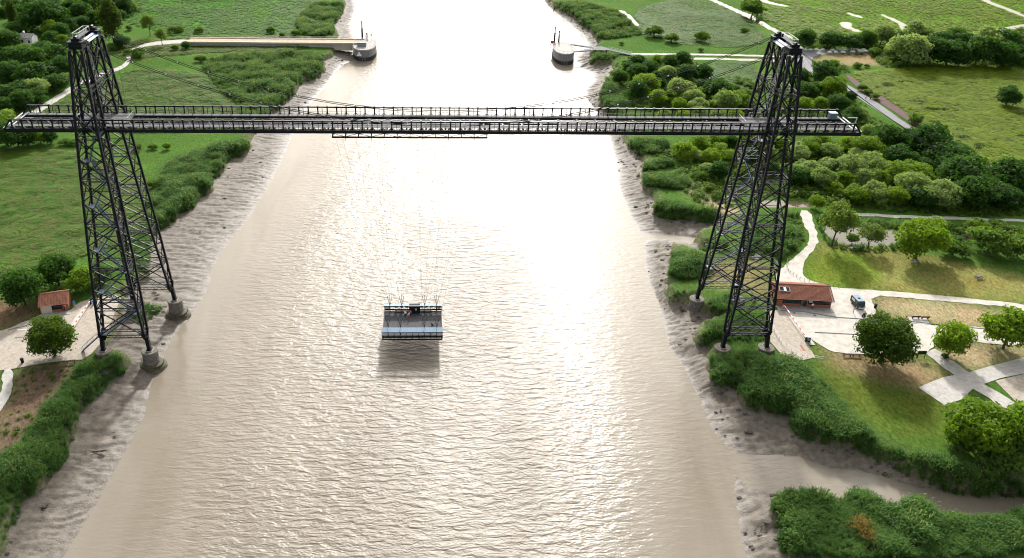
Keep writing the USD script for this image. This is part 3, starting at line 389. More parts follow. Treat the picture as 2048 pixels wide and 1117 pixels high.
# river water: one sheet, calm along the banks, ruffled midstream
ws = 3.; wx, wy = np.meshgrid(np.arange(-125, 150.1, ws), np.arange(-300, 620.1, ws))
dsh = shapely.distance(WATER.boundary, shapely.points(wx.ravel(), wy.ravel())).reshape(wx.shape)
rough = np.clip((dsh-4)/22, 0, 1)
rough = np.where(wx > 15+.18*(wy+30)-8, rough*np.clip((dsh-10)/30, .0, 1), rough)
rough = np.clip(.15+1.05*rough*(.40+.6*fb(wx, wy, 26, 31, 3)+.75*fb(wx*2.6, wy*.45, 30, 33, 3)), 0, 1.35)
rough *= np.clip(.42+.58*(wx+62)/55, .42, 1)
inw = shapely.contains_xy(WATER.buffer(6), wx, wy); kq = (inw[:-1, :-1] | inw[1:, 1:] | inw[1:, :-1] | inw[:-1, 1:])
RIVER = usdkit.material(stage, '/World/Looks/muddy_water', {
    'a': ('attribute', {'attribute': 'chop'}), 'g': ('geometry', {}), 'm1': ('mapping', {'scale': (.28, .80, 1.), 'rotation': (0, 0, -.22)}), 'm2': ('mapping', {'scale': (.9, 1.7, 1.), 'rotation': (0, 0, .25)}),
    'w1': ('noise_texture', {'scale': 1., 'detail': 3., 'roughness': .55, 'distortion': .4}), 'w2': ('noise_texture', {'scale': 1., 'detail': 3., 'roughness': .6, 'distortion': .3}),
    'k1': ('math', {'math_type': 'multiply'}), 'k2': ('math', {'math_type': 'multiply_add', 'value2': .30}), 'sm': ('math', {'math_type': 'multiply_add', 'value2': .9, 'value3': .10}), 'h2': ('math', {'math_type': 'multiply'}),
    'b': ('bump', {'strength': 1., 'distance': .50}),
    'bm': ('mapping', {'scale': (2.2, .5, 1.)}), 'big': ('noise_texture', {'scale': .035, 'detail': 4., 'roughness': .55, 'distortion': .8}), 'col': ('rgb_ramp', {'ramp': [(.3, (.180, .152, .114)), (.7, (.232, .204, .160))]}),
    'ro': ('math', {'math_type': 'multiply_add', 'value2': .20, 'value3': .15}), 'p': ('principled_bsdf', {'ior': 1.333, 'specular_ior_level': .5})},
    [('g.position', 'm1.vector'), ('m1.vector', 'w1.vector'), ('g.position', 'm2.vector'), ('m2.vector', 'w2.vector'), ('a.fac', 'k1.value1'), ('w1.fac', 'k1.value2'),
     ('a.fac', 'sm.value1'), ('w2.fac', 'h2.value1'), ('sm.value', 'h2.value2'), ('h2.value', 'k2.value1'), ('k1.value', 'k2.value3'), ('k2.value', 'b.height'), ('b.normal', 'p.normal'),
     ('g.position', 'bm.vector'), ('bm.vector', 'big.vector'), ('big.fac', 'col.fac'), ('a.fac', 'ro.value1'), ('ro.value', 'p.roughness'), ('col.color', 'p.base_color')], surface='p.BSDF')
wf = grid_faces(wx.shape[1], wx.shape[0], kq); used = np.unique(wf); re = np.full(wx.size, -1); re[used] = np.arange(len(used))
wm = setting('river', (np.c_[wx.ravel(), wy.ravel(), np.zeros(wx.size)][used], re[wf]), RIVER)
add_attr(wm, 'chop', rough.ravel()[used])
POND = usdkit.material(stage, '/World/Looks/still_water', {'p': ('principled_bsdf', {'roughness': .03, 'base_color': (.07, .06, .03), 'ior': 1.333}), 'g': ('geometry', {}), 'n': ('noise_texture', {'scale': 1.2, 'detail': 2.}), 'b': ('bump', {'strength': .1, 'distance': .03})},
                       [('g.position', 'n.vector'), ('n.fac', 'b.height'), ('b.normal', 'p.normal')], surface='p.BSDF')
for k in sorted(P):
    if k[0] == 'd' and k[1:].isdigit(): setting('canal_water' if k == 'd2' else 'ditch_water', flat(P[k].buffer(1.3), 3.66), POND)
# tidal mud: fine sheet with rills running down to the water
ms_ = .5
for side, x0, x1, y0, y1 in (('left', -130, -20, -110, 400), ('right', 20, 150, -110, 400)):
    mx, my = np.meshgrid(np.arange(x0, x1, ms_), np.arange(y0, y1, ms_))
    isw = shapely.contains_xy(WATER, mx, my); isn = shapely.contains_xy(NOTLAND, mx, my)
    near = ndimage.binary_dilation(isn, iterations=6) & ~(ndimage.binary_erosion(isw, iterations=6)); pp = shapely.points(mx[near], my[near])
    dW, dN = np.full(mx.shape, 9.), np.full(mx.shape, 9.); dW[near] = shapely.distance(WATER.boundary, pp); dN[near] = shapely.distance(NOTLAND.boundary, pp)
    a, ai, b, bi = np.where(isw, 0, dW), np.where(isw, dW, 0), np.where(isn, dN, 0), np.where(isn, 0, dN)
    t = a/np.maximum(a+b, 1e-6); base = mud_height(a, b)+.07*np.clip(a, 0, 1)
    warp = 2.2*(fb(mx, my, 9, 21, 3)-.5)
    rill = 1-np.abs(2*meshkit.fbm(np.stack([mx/7.+.2*warp, (my+warp*2)/(.95 if side == 'left' else 1.15), np.zeros_like(mx)], -1), 3, 22 if side == 'left' else 27)-1)
    lump = fb(mx, my, 2.2, 24, 4)
    z = base-1.35*np.clip(rill-.72, 0, 1)*np.sin(np.pi*np.clip(t, 0, 1))**.5+.55*(lump-.5)*np.clip(t*2.2, 0, 1)*(1.25 if side == 'right' else .6)
    z = np.where(isw, -.12*ai, np.where(isn, z, base-.5*bi))
    kv = (isn & ~isw) | (isw & (ai < 1.6)) | (~isn & (bi < 1.6))
    wet = np.clip(1-t*2.0, 0, 1)
    MUD = usdkit.material(stage, '/World/Looks/tidal_mud_'+side, {
        'a': ('attribute', {'attribute': 'wet'}), 'g': ('geometry', {}), 'n': ('noise_texture', {'scale': .8, 'detail': 6., 'roughness': .6}), 'c': ('rgb_ramp', {'ramp': [(.3, (.082, .069, .052)), (.7, (.185, .160, .128))]}),
        'r': ('math', {'math_type': 'multiply_add', 'value2': -.22, 'value3': .76}), 'bn': ('noise_texture', {'scale': 3.2, 'detail': 4.}), 'b': ('bump', {'strength': .7, 'distance': .16}), 'p': ('principled_bsdf', {'specular_ior_level': .35})},
        [('g.position', 'n.vector'), ('n.fac', 'c.fac'), ('c.color', 'p.base_color'), ('a.fac', 'r.value1'), ('r.value', 'p.roughness'), ('g.position', 'bn.vector'), ('bn.fac', 'b.height'), ('b.normal', 'p.normal')], surface='p.BSDF')
    q = kv[:-1, :-1] & kv[1:, 1:] & kv[1:, :-1] & kv[:-1, 1:]
    f = grid_faces(mx.shape[1], mx.shape[0], q); used = np.unique(f); re = np.full(mx.size, -1); re[used] = np.arange(len(used))
    mm = setting('mud_bank', (np.c_[mx.ravel(), my.ravel(), z.ravel()][used], re[f]), MUD, smooth=True)
    add_attr(mm, 'wet', wet.ravel()[used])
# paths, roads and quays
for k, nm, m, z in (('path_r', 'gravel_path', GRAVEL, 4.0), ('road_r', 'park_road', GRAVEL, 4.008), ('path_s', 'footpath', CONC, 4.012), ('slab_r', 'concrete_slab', CONC, 4.004), ('gravel_s', 'gravel_yard', COBBLE, 4.0), ('bench_pad', 'bench_pad', CONC, 4.012),
                    ('path_l', 'footpath', CONC, 4.062), ('path_ln', 'farm_track', CONC, 4.0), ('road_n', 'asphalt_road', ASPHALT, 4.0), ('path_n', 'gravel_path', GRAVEL, 4.0), ('path_c', 'canal_path', GRAVEL, 4.0), ('path_e', 'sandy_track', GRAVEL, 4.0)):
    if m is GRAVEL or nm in ('farm_track', 'footpath'):   # worn, uneven edges
        e = np.array(P[k].segmentize(.8).exterior.coords)[:-1]; P[k] = Polygon(e+.9*np.c_[fb(e[:, 0], e[:, 1], 2.2, 61, 3)-.5, fb(e[:, 0], e[:, 1], 2.2, 62, 3)-.5]).buffer(0)
    setting(nm, flat(P[k], z), m)
setting('quay', prism(P['quay_l'], 0.6, 4.05), COBBLE); setting('quay', prism(P['quay_r'], 0.6, 4.05), COBBLE)
setting('soil_strip', flat(P['f_soil'], 4.03), SOIL)
# ---------------------------------------------------------------- trees: a trunk with limbs, and a crown of leaf sprays spread through many uneven clumps
def leaf_cards(c, n, size, rng):
    """one folded diamond per leaf spray, set around c with normals leaning up and outwards"""
    k = len(c); nr = n+rng.normal(0, .55, n.shape); nr /= np.linalg.norm(nr, axis=1, keepdims=True)
    a = np.cross(nr, rng.normal(0, 1, (k, 3))); a /= np.linalg.norm(a, axis=1, keepdims=True); b = np.cross(nr, a)
    s = (size*rng.uniform(.6, 1.35, k))[:, None]
    v = np.stack([c-a*s, c+b*s*.55+nr*s*.2, c+a*s, c-b*s*.55+nr*s*.2], 1).reshape(-1, 3)
    i = 4*np.arange(k); return v, np.vstack([np.c_[i, i+1, i+2], np.c_[i, i+2, i+3]])
SHAPE = {  # crown centre height, vertical squash, lobes, lobe radius, cards, card size, bottom cut, trunk radius
    'o': (.95, .92, 28, .36, 3700, .085, -.86, .055), 'h': (1.10, 1.06, 40, .30, 8200, .058, -.86, .05), 'g': (.98, .88, 26, .36, 3800, .080, -.80, .05),
    'w': (.95, .90, 22, .40, 3300, .085, -.82, .05), 'b': (.55, .62, 14, .42, 1700, .11, -.55, .05), 's': (1.50, 1.0, 22, .30, 2300, .075, -.70, .045),
    'p': (1.90, 1.95, 26, .34, 3000, .10, -.9, .10), 'y': (.5, .7, 10, .4, 420, .07, -.5, .06)}
def tree_meshes(kind, seed):
    rng = np.random.default_rng(seed); ch, sq, nl, lr_, nc, cs, cut, tr_ = SHAPE[kind]
    d = rng.normal(0, 1, (nl*4, 3)); d /= np.linalg.norm(d, axis=1, keepdims=True); d = d[d[:, 2] > cut]
    keep = [d[0]]
    for q in d[1:]:
        if len(keep) < nl and min(np.linalg.norm(q-k) for k in keep) > .28: keep.append(q)
    d = np.array(keep); rad = rng.uniform(.58, .80, len(d)); L = rng.uniform(.75, 1.3, len(d))*lr_
    if kind == 'p': taper = np.sqrt(np.clip(1-(d[:, 2]*.5+.5)**1.6*.75, .15, 1)); d = d*np.c_[taper, taper, np.ones(len(d))]
    cen = d*rad[:, None]; cen = np.vstack([cen, rng.normal(0, .22, (3, 3))]); L = np.r_[L, [.42]*3]
    w = L**2/np.sum(L**2); which = rng.choice(len(L), nc, p=w)
    n = rng.normal(0, 1, (nc, 3)); n /= np.linalg.norm(n, axis=1, keepdims=True); n[:, 2] = np.where(n[:, 2] < -.3, -n[:, 2]*.6, n[:, 2]); n /= np.linalg.norm(n, axis=1, keepdims=True)
    c = cen[which]+n*(L[which]*rng.uniform(.55, 1.04, nc)**.7)[:, None]
    c += .05*rng.normal(0, 1, c.shape)
    nn = n+.5*c+np.array([0, 0, .25]); nn /= np.linalg.norm(nn, axis=1, keepdims=True)
    c = c*np.array([1, 1, sq])+np.array([0, 0, ch]); c[:, 2] = np.maximum(c[:, 2], .06)
    crown = leaf_cards(c, nn, cs, rng)
    bend = rng.normal(0, .05, 2); fork = np.array([bend[0], bend[1], ch*(.62 if kind in 'bpy' else .55)])
    tb = [tube((0, 0, -.05), fork*.5+np.array([.02, 0, 0]), tr_*1.35, tr_*.95, 7), tube(fork*.5+np.array([.02, 0, 0]), fork, tr_*.95, tr_*.8, 7)]
    for q in rng.permutation(len(d))[:9 if kind != 'y' else 10]:
        e = cen[q]*np.array([1, 1, sq])*.95+np.array([0, 0, ch]); m = (fork+e)/2+np.array([0, 0, .08])
        tb += [tube(fork-[0, 0, .03], m, tr_*.55, tr_*.35, 5), tube(m, e, tr_*.35, tr_*.10, 5)]
        if kind in 'ys':
            for _ in range(7): tb.append(tube(m, e+rng.normal(0, .28, 3), tr_*.12, tr_*.04, 3))
    return cat(*tb), crown
PROTO = {}
KIND = {'o': ('broadleaf_tree', 'tree'), 'h': ('park_tree', 'tree'), 'g': ('green_tree', 'tree'), 'w': ('willow_tree', 'tree'), 'b': ('shrub', 'shrub'), 's': ('slender_tree', 'tree'), 'p': ('poplar_tree', 'tree'), 'y': ('withered_bush', 'bush')}
LOOK = {'o': 'dark round-crowned', 'g': 'mid green leafy', 'w': 'pale silvery-green willow-like', 'b': 'low spreading shrubby', 'h': 'dark', 's': 'airy', 'p': 'columnar', 'y': 'withered'}
def plant(x, y, r, kind, label, cat_, group=None, z=3.9):
    v = int(RNG.integers(0, 3)) if kind in 'ogwb' else 0
    rot = float(RNG.uniform(0, 360)); r = r*(1.16 if group and cat_ == 'tree' else 1.); sc = (r*RNG.uniform(.88, 1.12), r*RNG.uniform(.88, 1.12), r*RNG.uniform(.82, 1.12)*(.86 if group else 1.)); nm = KIND[kind][0] if cat_ != 'bush' else 'bush'
    key = (kind, v, nm)
    if key in PROTO: return copy(PROTO[key], label, cat_, (x, y, z), rot, sc, group)
    p = thing(nm, label, cat_, (x, y, z), rot, sc, group); PROTO[key] = p
    tm, cm = tree_meshes(kind, 40+7*v+ord(kind))
    part(p, 'stem' if cat_ in ('bush', 'shrub') else 'trunk', tm, BARK); part(p, 'crown' if cat_ == 'tree' else 'foliage', cm, LEAF[kind]); return p
for x, y, r, k, lab, ct in SINGLES: plant(x, y, r, 'b' if ct == 'bush' and k == 'o' else k, lab, ct)
ORD = 'first second third fourth fifth sixth seventh eighth ninth tenth eleventh twelfth thirteenth fourteenth fifteenth sixteenth seventeenth eighteenth nineteenth twentieth'.split()
ORD += ['twenty-'+o for o in ORD[:9]]+['thirtieth']+['thirty-'+o for o in ORD[:9]]
def seen_x(x, y): d = np.array([x, y, 8.])-EYE; return (d@rt)/(d@fw)
for grp, L in WOODS.items():
    cls = {}
    for t in L:
        r = t[2]*(1.45 if 'hedgerow' in grp else 1.); sz = 'tall' if r > 4.5 else 'middle-sized' if r > 3.0 else 'small'; cls.setdefault((sz, t[3]), []).append((t[0], t[1], r))
    for (sz, k), M_ in cls.items():
        M_.sort(key=lambda t: seen_x(t[0], t[1]))
        for i, (x, y, r) in enumerate(M_):
            w = {'o': 'dark round', 'g': 'fresh green', 'w': 'silvery willow-like', 'b': 'bushy'}[k]; nn = 'shrub' if k == 'b' else 'tree'
            gs = grp.replace('trees of the ', '').replace('trees on the ', '').replace('hedgerow at the far edge of the left meadow', 'hedgerow behind the left meadow').replace('river side of the asphalt road', 'belt beside asphalt road').replace('tall hedge along the far meadow', 'tall hedge behind right meadow')
            plant(x, y, r, k, f'{sz} {w} {nn} in {gs}'+(f', {ORD[i]} such from left' if len(M_) > 1 else ''), nn, f'{sz} {w} {nn}s, {grp}' if len(M_) > 1 else None)

# ---------------------------------------------------------------- reeds: clumps of bent blades, scattered as stuff
def reed_clump(seed, plume):
    rng = np.random.default_rng(seed); V, F = [], []; nb = 30 if not plume else 7
    for i in range(nb):
        a, rr = rng.uniform(0, 6.28), .75*math.sqrt(rng.uniform()); b = np.array([rr*math.cos(a), rr*math.sin(a), -.3])
        H = rng.uniform(1.7, 2.9) if not plume else rng.uniform(2.6, 3.1); lean = rng.normal(0, .28, 2)+.22*b[:2]; w = rng.uniform(.05, .11) if not plume else .07
        t = rng.uniform(0, 6.28); s = np.array([math.cos(t), math.sin(t), 0])*w
        m = b+np.array([lean[0]*.35, lean[1]*.35, H*.6]); e = b+np.array([lean[0]*1.3, lean[1]*1.3, H])
        if plume: q = [m+(e-m)*.6-s*.3, m+(e-m)*.6+s*.3, e+s, e-s]; V += [q[0], q[1], q[2], q[3]]; k = len(V)-4; F += [[k, k+1, k+2], [k, k+2, k+3]]; continue
        V += [b-s*.5, b+s*.5, m+s, m-s, e]; k = len(V)-5; F += [[k, k+1, k+2], [k, k+2, k+3], [k+3, k+2, k+4]]
        for _ in range(2):   # arching leaves off the stem
            t = rng.uniform(0, 6.28); o = np.array([math.cos(t), math.sin(t), 0]); u = np.array([-o[1], o[0], 0])*rng.uniform(.05, .09); z = rng.uniform(.45, .95)
            j = b+(e-b)*z; V += [j-u*.6, j+u*.6, j+o*.34+[0, 0, .20]+u, j+o*.34+[0, 0, .20]-u, j+o*.72+[0, 0, .02]]; k = len(V)-5; F += [[k, k+1, k+2], [k, k+2, k+3], [k+3, k+2, k+4]]
    return np.array(V), np.array(F)
PIERXY = np.array([(70*sx+ax*5.08, 10.54*sy) for sx in (-1, 1) for ax in (-1, 1) for sy in (-1, 1)])
def scatter(name, label, ct, poly, step, protos, smin, smax, z, weights=None, edge=1.5, kind='stuff', lobe=7.):
    path = numbered('/World/'+name); pi = UsdGeom.PointInstancer.Define(stage, path); say(pi.GetPrim(), label, ct, kind=kind)
    x0, y0, x1, y1 = poly.bounds; X, Y = np.meshgrid(np.arange(x0, x1, step), np.arange(y0, y1, step))
    X = X+RNG.uniform(-.5, .5, X.shape)*step; Y = Y+RNG.uniform(-.5, .5, Y.shape)*step
    ok = shapely.contains_xy(poly, X, Y); x, y = X[ok], Y[ok]; n = len(x)
    ins = shapely.distance(poly.boundary, shapely.points(x, y))
    pd = np.min(np.hypot(x[:, None]-PIERXY[:, 0], y[:, None]-PIERXY[:, 1]-np.where(y[:, None] < PIERXY[:, 1], np.minimum(0, y[:, None]-PIERXY[:, 1])*.55, 0)), 1) if n else ins
    hump = fb(x, y, lobe, 77, 2); s = smin+(smax-smin)*np.clip((hump-.25)*2., 0, 1)*np.clip(.55+ins/edge*.45, 0, 1)*RNG.uniform(.68, 1.25, n)*np.clip((pd-1.6)/2.2, .02, 1)
    ids = RNG.choice(len(protos), n, p=weights); a = RNG.uniform(0, math.pi, n)
    rel = pi.CreatePrototypesRel()
    for i, (m, mt) in enumerate(protos):
        p = f'{path}/prototypes/clump_{i:03d}' if i else f'{path}/prototypes/clump'; usdkit.mesh(stage, p, m, mt); rel.AddTarget(p)
    zz = z(x, y) if callable(z) else np.full(n, z)
    pi.CreateProtoIndicesAttr(Vt.IntArray.FromNumpy(ids.astype(np.int32))); pi.CreatePositionsAttr(Vt.Vec3fArray.FromNumpy(np.c_[x, y, zz].astype(np.float32)))
    pi.CreateScalesAttr(Vt.Vec3fArray.FromNumpy(np.repeat(s[:, None], 3, 1).astype(np.float32)))
    pi.CreateOrientationsAttr(Vt.QuathArray([Gf.Quath(float(math.cos(t)), 0, 0, float(math.sin(t))) for t in a])); return n
hz = lambda x, y: ndimage.map_coordinates(h, [(y-Y0)/ST, (x-X0)/ST], order=1, mode='nearest')-.1
RC = [(reed_clump(s, False), REED) for s in (1, 2, 3, 4)]+[(reed_clump(9, True), REEDT)]
RW = [.22, .22, .22, .22, .12]
REEDS = [('reed_ls', 'dense green reeds on the left bank below the near piers'), ('reed_lm', 'block of reeds between the quay wall and the far left river pier'), ('reed_ln', 'long reed belt on the left bank right of the left tower'),
         ('reed_lnn', 'broad reed marsh on the left bank between deck and jetty'), ('reed_lf', 'far reed fringe on the left bank beyond the jetty'), ('reed_rb', 'reed island filling the bottom right corner below the creek'),
         ('reed_rc', 'thick reeds along the upper bank of the creek below the park lawn'), ('reed_r1', 'reeds on the shore just left of the right tower legs'), ('reed_r1b', 'small reed patch above the round pier at the right shore'),
         ('reed_r2', 'big rounded reed clump beside the muddy inlet'), ('reed_r3', 'oval reed clump above the big rounded one on the right shore'), ('reed_r4', 'smaller reed clump third from the muddy inlet'), ('reed_r5', 'reeds on the right shore just below the deck'),
         ('reed_r6', 'reeds on the right shore seen just above the deck'), ('reed_r7', 'round reed clump on the mud left of the near right pier'), ('reed_r8', 'leafy growth between the two far right piers'), ('reed_rt', 'rank green growth under the right tower'),
         ('reed_rf', 'far reed bed on the right bank beyond the oval pier'), ('reed_rp', 'small reed patch beneath the footbridge'), ('reed_rq', 'reeds on the old sluice wall in the inlet')]
for k, lab in REEDS:
    far = k in ('reed_lf', 'reed_rf', 'reed_lnn', 'reed_rp'); low = {'reed_rt': (.25, .55), 'reed_r8': (.35, .7), 'reed_r1b': (.3, .7)}.get(k)
    scatter('reed_bed', lab, 'reeds', P[k], 1.25 if far else .80, RC, low[0] if low else .45, low[1] if low else 1.28, hz, [.17, .17, .17, .17, .32] if far else RW, lobe=5.5)
SC = [(leaf_cards(np.random.default_rng(s).normal(0, .32, (70, 3))*[1, 1, .7]+[0, 0, .35], np.tile([0, 0, 1.], (70, 1)), .17, np.random.default_rng(s)), LEAF[m]) for s, m in ((1, 'b'), (2, 'g'), (3, 'b'))]
scatter('scrub', 'mixed low scrub around the foot of the right tower', 'scrub', P['scrub_rt'], .95, SC+[RC[0]], .6, 1.5, hz, [.3, .25, .25, .2])
bank = P['f_l2'].buffer(-1.0); scatter('scrub', 'patchy scrub on the brown slope at the lower left', 'scrub', bank, 2.1, SC, .4, 1.2, hz)
can = P['d2'].buffer(4.5).difference(P['d2'].buffer(.8)).difference(pav); scatter('bank_herbage', 'tall herbage along the canal banks', 'herbage', can, 1.0, SC+[RC[1]], .5, 1.2, hz, [.25, .35, .2, .2])
can = P['path_c'].buffer(7).difference(P['path_c'].buffer(3.)).difference(P['d2'].buffer(3)); scatter('bank_herbage', 'grassy bank between canal path and wood', 'herbage', can, 1.2, SC+[RC[1]], .3, .8, hz, [.25, .35, .2, .2])
floor_ = unary_union([Polygon(MP).buffer(6) for MP in [[(x+r*math.cos(t), y+r*math.sin(t)) for t in np.arange(0, 6.3, .7)] for L in WOODS.values() for x, y, r, k in L]]).difference(pav.buffer(.5)).difference(NOTLAND).difference(ditch.buffer(2)).intersection(sbox(20, 40, 420, 345))
floor_ = floor_.difference(P['f_r'].buffer(-3)); scatter('undergrowth', 'leafy undergrowth and gaps between trees of the right bank woods', 'undergrowth', floor_, 2.1, SC, .9, 2.3, 3.9)
fl = unary_union([sbox(x-r-2, y-r-2, x+r+2, y+r+2) for x, y, r, k in WOODS['dark wood on the left bank']]).difference(pav.buffer(.5)); scatter('undergrowth', 'dark undergrowth of the left bank wood', 'undergrowth', fl, 2.6, [(SC[0][0], LEAF['o']), (SC[2][0], LEAF['o'])], 1.0, 2.4, 3.9)
# dark rush tussocks dotted over the rough right meadow, and small tufts over the lodged grass on the left
TU = [(leaf_cards(np.random.default_rng(s).normal(0, .4, (40, 3))*[1.5, .8, .45]+[0, 0, .2], np.tile([0, 0, 1.], (40, 1)), .22, np.random.default_rng(s)), LEAF['p']) for s in (5, 6)]
tus = unary_union([Polygon([(x+a*math.cos(t), y+b*math.sin(t)) for t in np.arange(0, 6.3, .6)]) for x, y, a, b in [(RNG.uniform(172, 262), RNG.uniform(108, 205), RNG.uniform(.8, 2.6), RNG.uniform(.5, 1.2)) for _ in range(70)]]).intersection(P['f_r'].buffer(-4))
scatter('rush_tussocks', 'dark rush tussocks dotted over the rough right meadow', 'rushes', tus, .8, TU, 1.0, 1.8, 3.95, edge=.8)
for i, (x, y, s, lab) in enumerate([(68.6, 93.5, .8, 'small reed tuft standing alone on mud beside the oval clump'), (69.9, 78.3, .9, 'small reed tuft on the mud beside the big rounded clump'), (67.0, 70.8, .45, 'dark little tuft, lowest of three on the right mud')]):
    solo('reed_tuft', (reed_clump(20+i, False)[0]*s+np.array([x, y, .9]), reed_clump(20+i, False)[1]), REED, lab, 'reeds')

# rough grass: bent blade tufts over the meadows
def grass_tuft(seed):
    v, f = reed_clump(seed, False); v = v*[1.25, 1.25, .30]; return v, f
GY = foliage('meadow_blades_yellow', (.10, .17, .006), (.23, .30, .018), .3, .3)
GT = [(grass_tuft(31), foliage('meadow_blades', (.034, .118, .010), (.115, .220, .018), .3, .35)), (grass_tuft(32), foliage('meadow_blades_pale', (.080, .125, .020), (.17, .20, .05), .3, .3)), (grass_tuft(33), '/World/Looks/meadow_blades')]
for k, lab, step, w in (('f_ll', 'tall lodged grass of the left meadow', 1.15, [.4, .2, .4]), ('f_lu', 'rough grass of the upper left meadow', 1.5, [.3, .4, .3]), ('f_r', 'rough grass of the right meadow', 1.6, [.42, .16, .42]), ('f_rw', 'dark marsh grass behind the right tower', 1.5, [.5, 0., .5]),
                        ('f_lf', 'bright long grass of the far left field', 2.3, [.5, 0., .5]), ('f_rn', 'grass of the far right pasture', 2.6, [.45, .1, .45]), ('f_rm', 'marsh grass between the far ditches and the river', 1.9, [.4, .2, .4]), ('f_lb', 'pale rough grass beside the jetty road', 1.8, [.2, .6, .2])):
    g_ = P[k].difference(pav).difference(NOTLAND.buffer(1)).difference(ditch.buffer(2.2)).intersection(sbox(-300, -60, 400, 420))
    if k == 'f_r': g_ = g_.difference(P['f_soil'])
    for o in ('f_lu', 'f_lb', 'f_rm', 'f_rn'):
        if o != k and k not in ('f_ll', 'f_r'): g_ = g_.difference(P[o]) if o < k else g_
    g_ = max(g_.geoms, key=lambda q: q.area) if hasattr(g_, 'geoms') else g_
    scatter('meadow_grass', lab, 'grass', g_, step, GT, .6, 1.25, hz, [.25, .5, .25] if k == 'f_ll' else w, edge=1., lobe=4. if k in ('f_ll', 'f_lu') else 16.) if k not in ('f_r', 'f_rn') else scatter('meadow_grass', lab, 'grass', g_, step, [(GT[0][0], GY), GT[1], GT[2]], .6, 1.25, hz, [.88, .12, 0.], edge=1., lobe=16.)
# ---------------------------------------------------------------- transporter bridge: two lattice towers
DX, DY = 87.75, 4.35
def pyl(z, sy):   # centre line of one leaning pylon: (y, half width in x, half depth in y)
    t = (z-4.8)/67.5
    return sy*(10.54-6.29*t), 5.08-3.98*t, float(np.interp(z, [4.8, 8.9, 15.8, 25.7, 45, 55, 63, 72.3], [.25, 1.2, 1.7, 2.2, 2.2, 2.0, 1.7, 1.1]))
RINGS = [8.9, 15.8, 25.7, 35.6, 45.4, 54.2, 63.3, 71.0]
def corner(z, sy, ax, ay): y, hx, dy = pyl(z, sy); return np.array([ax*hx, y+ay*dy, z])
def stair(p, q, wdt=.85, hint=None):
    p, q = np.array(p, float), np.array(q, float); d = q-p; u = np.array([d[0], d[1], 0]); u /= np.linalg.norm(u); s = np.array([-u[1], u[0], 0])*wdt/2
    ms = [bar(p+s, q+s, .07, .24), bar(p-s, q-s, .07, .24)]; n = max(4, int(abs(d[2])/.24)); ang = math.atan2(u[1], u[0])
    ms += [bx(p+d*(i+.5)/n, (.26, wdt, .05), ang) for i in range(n)]
    for k in (-1, 1): ms += [bar(p+k*s+[0, 0, 1.0], q+k*s+[0, 0, 1.0], .05)]+[bar(p+k*s+d*j/4, p+k*s+d*j/4+[0, 0, 1.0], .04) for j in range(5)]
    return cat(*ms)
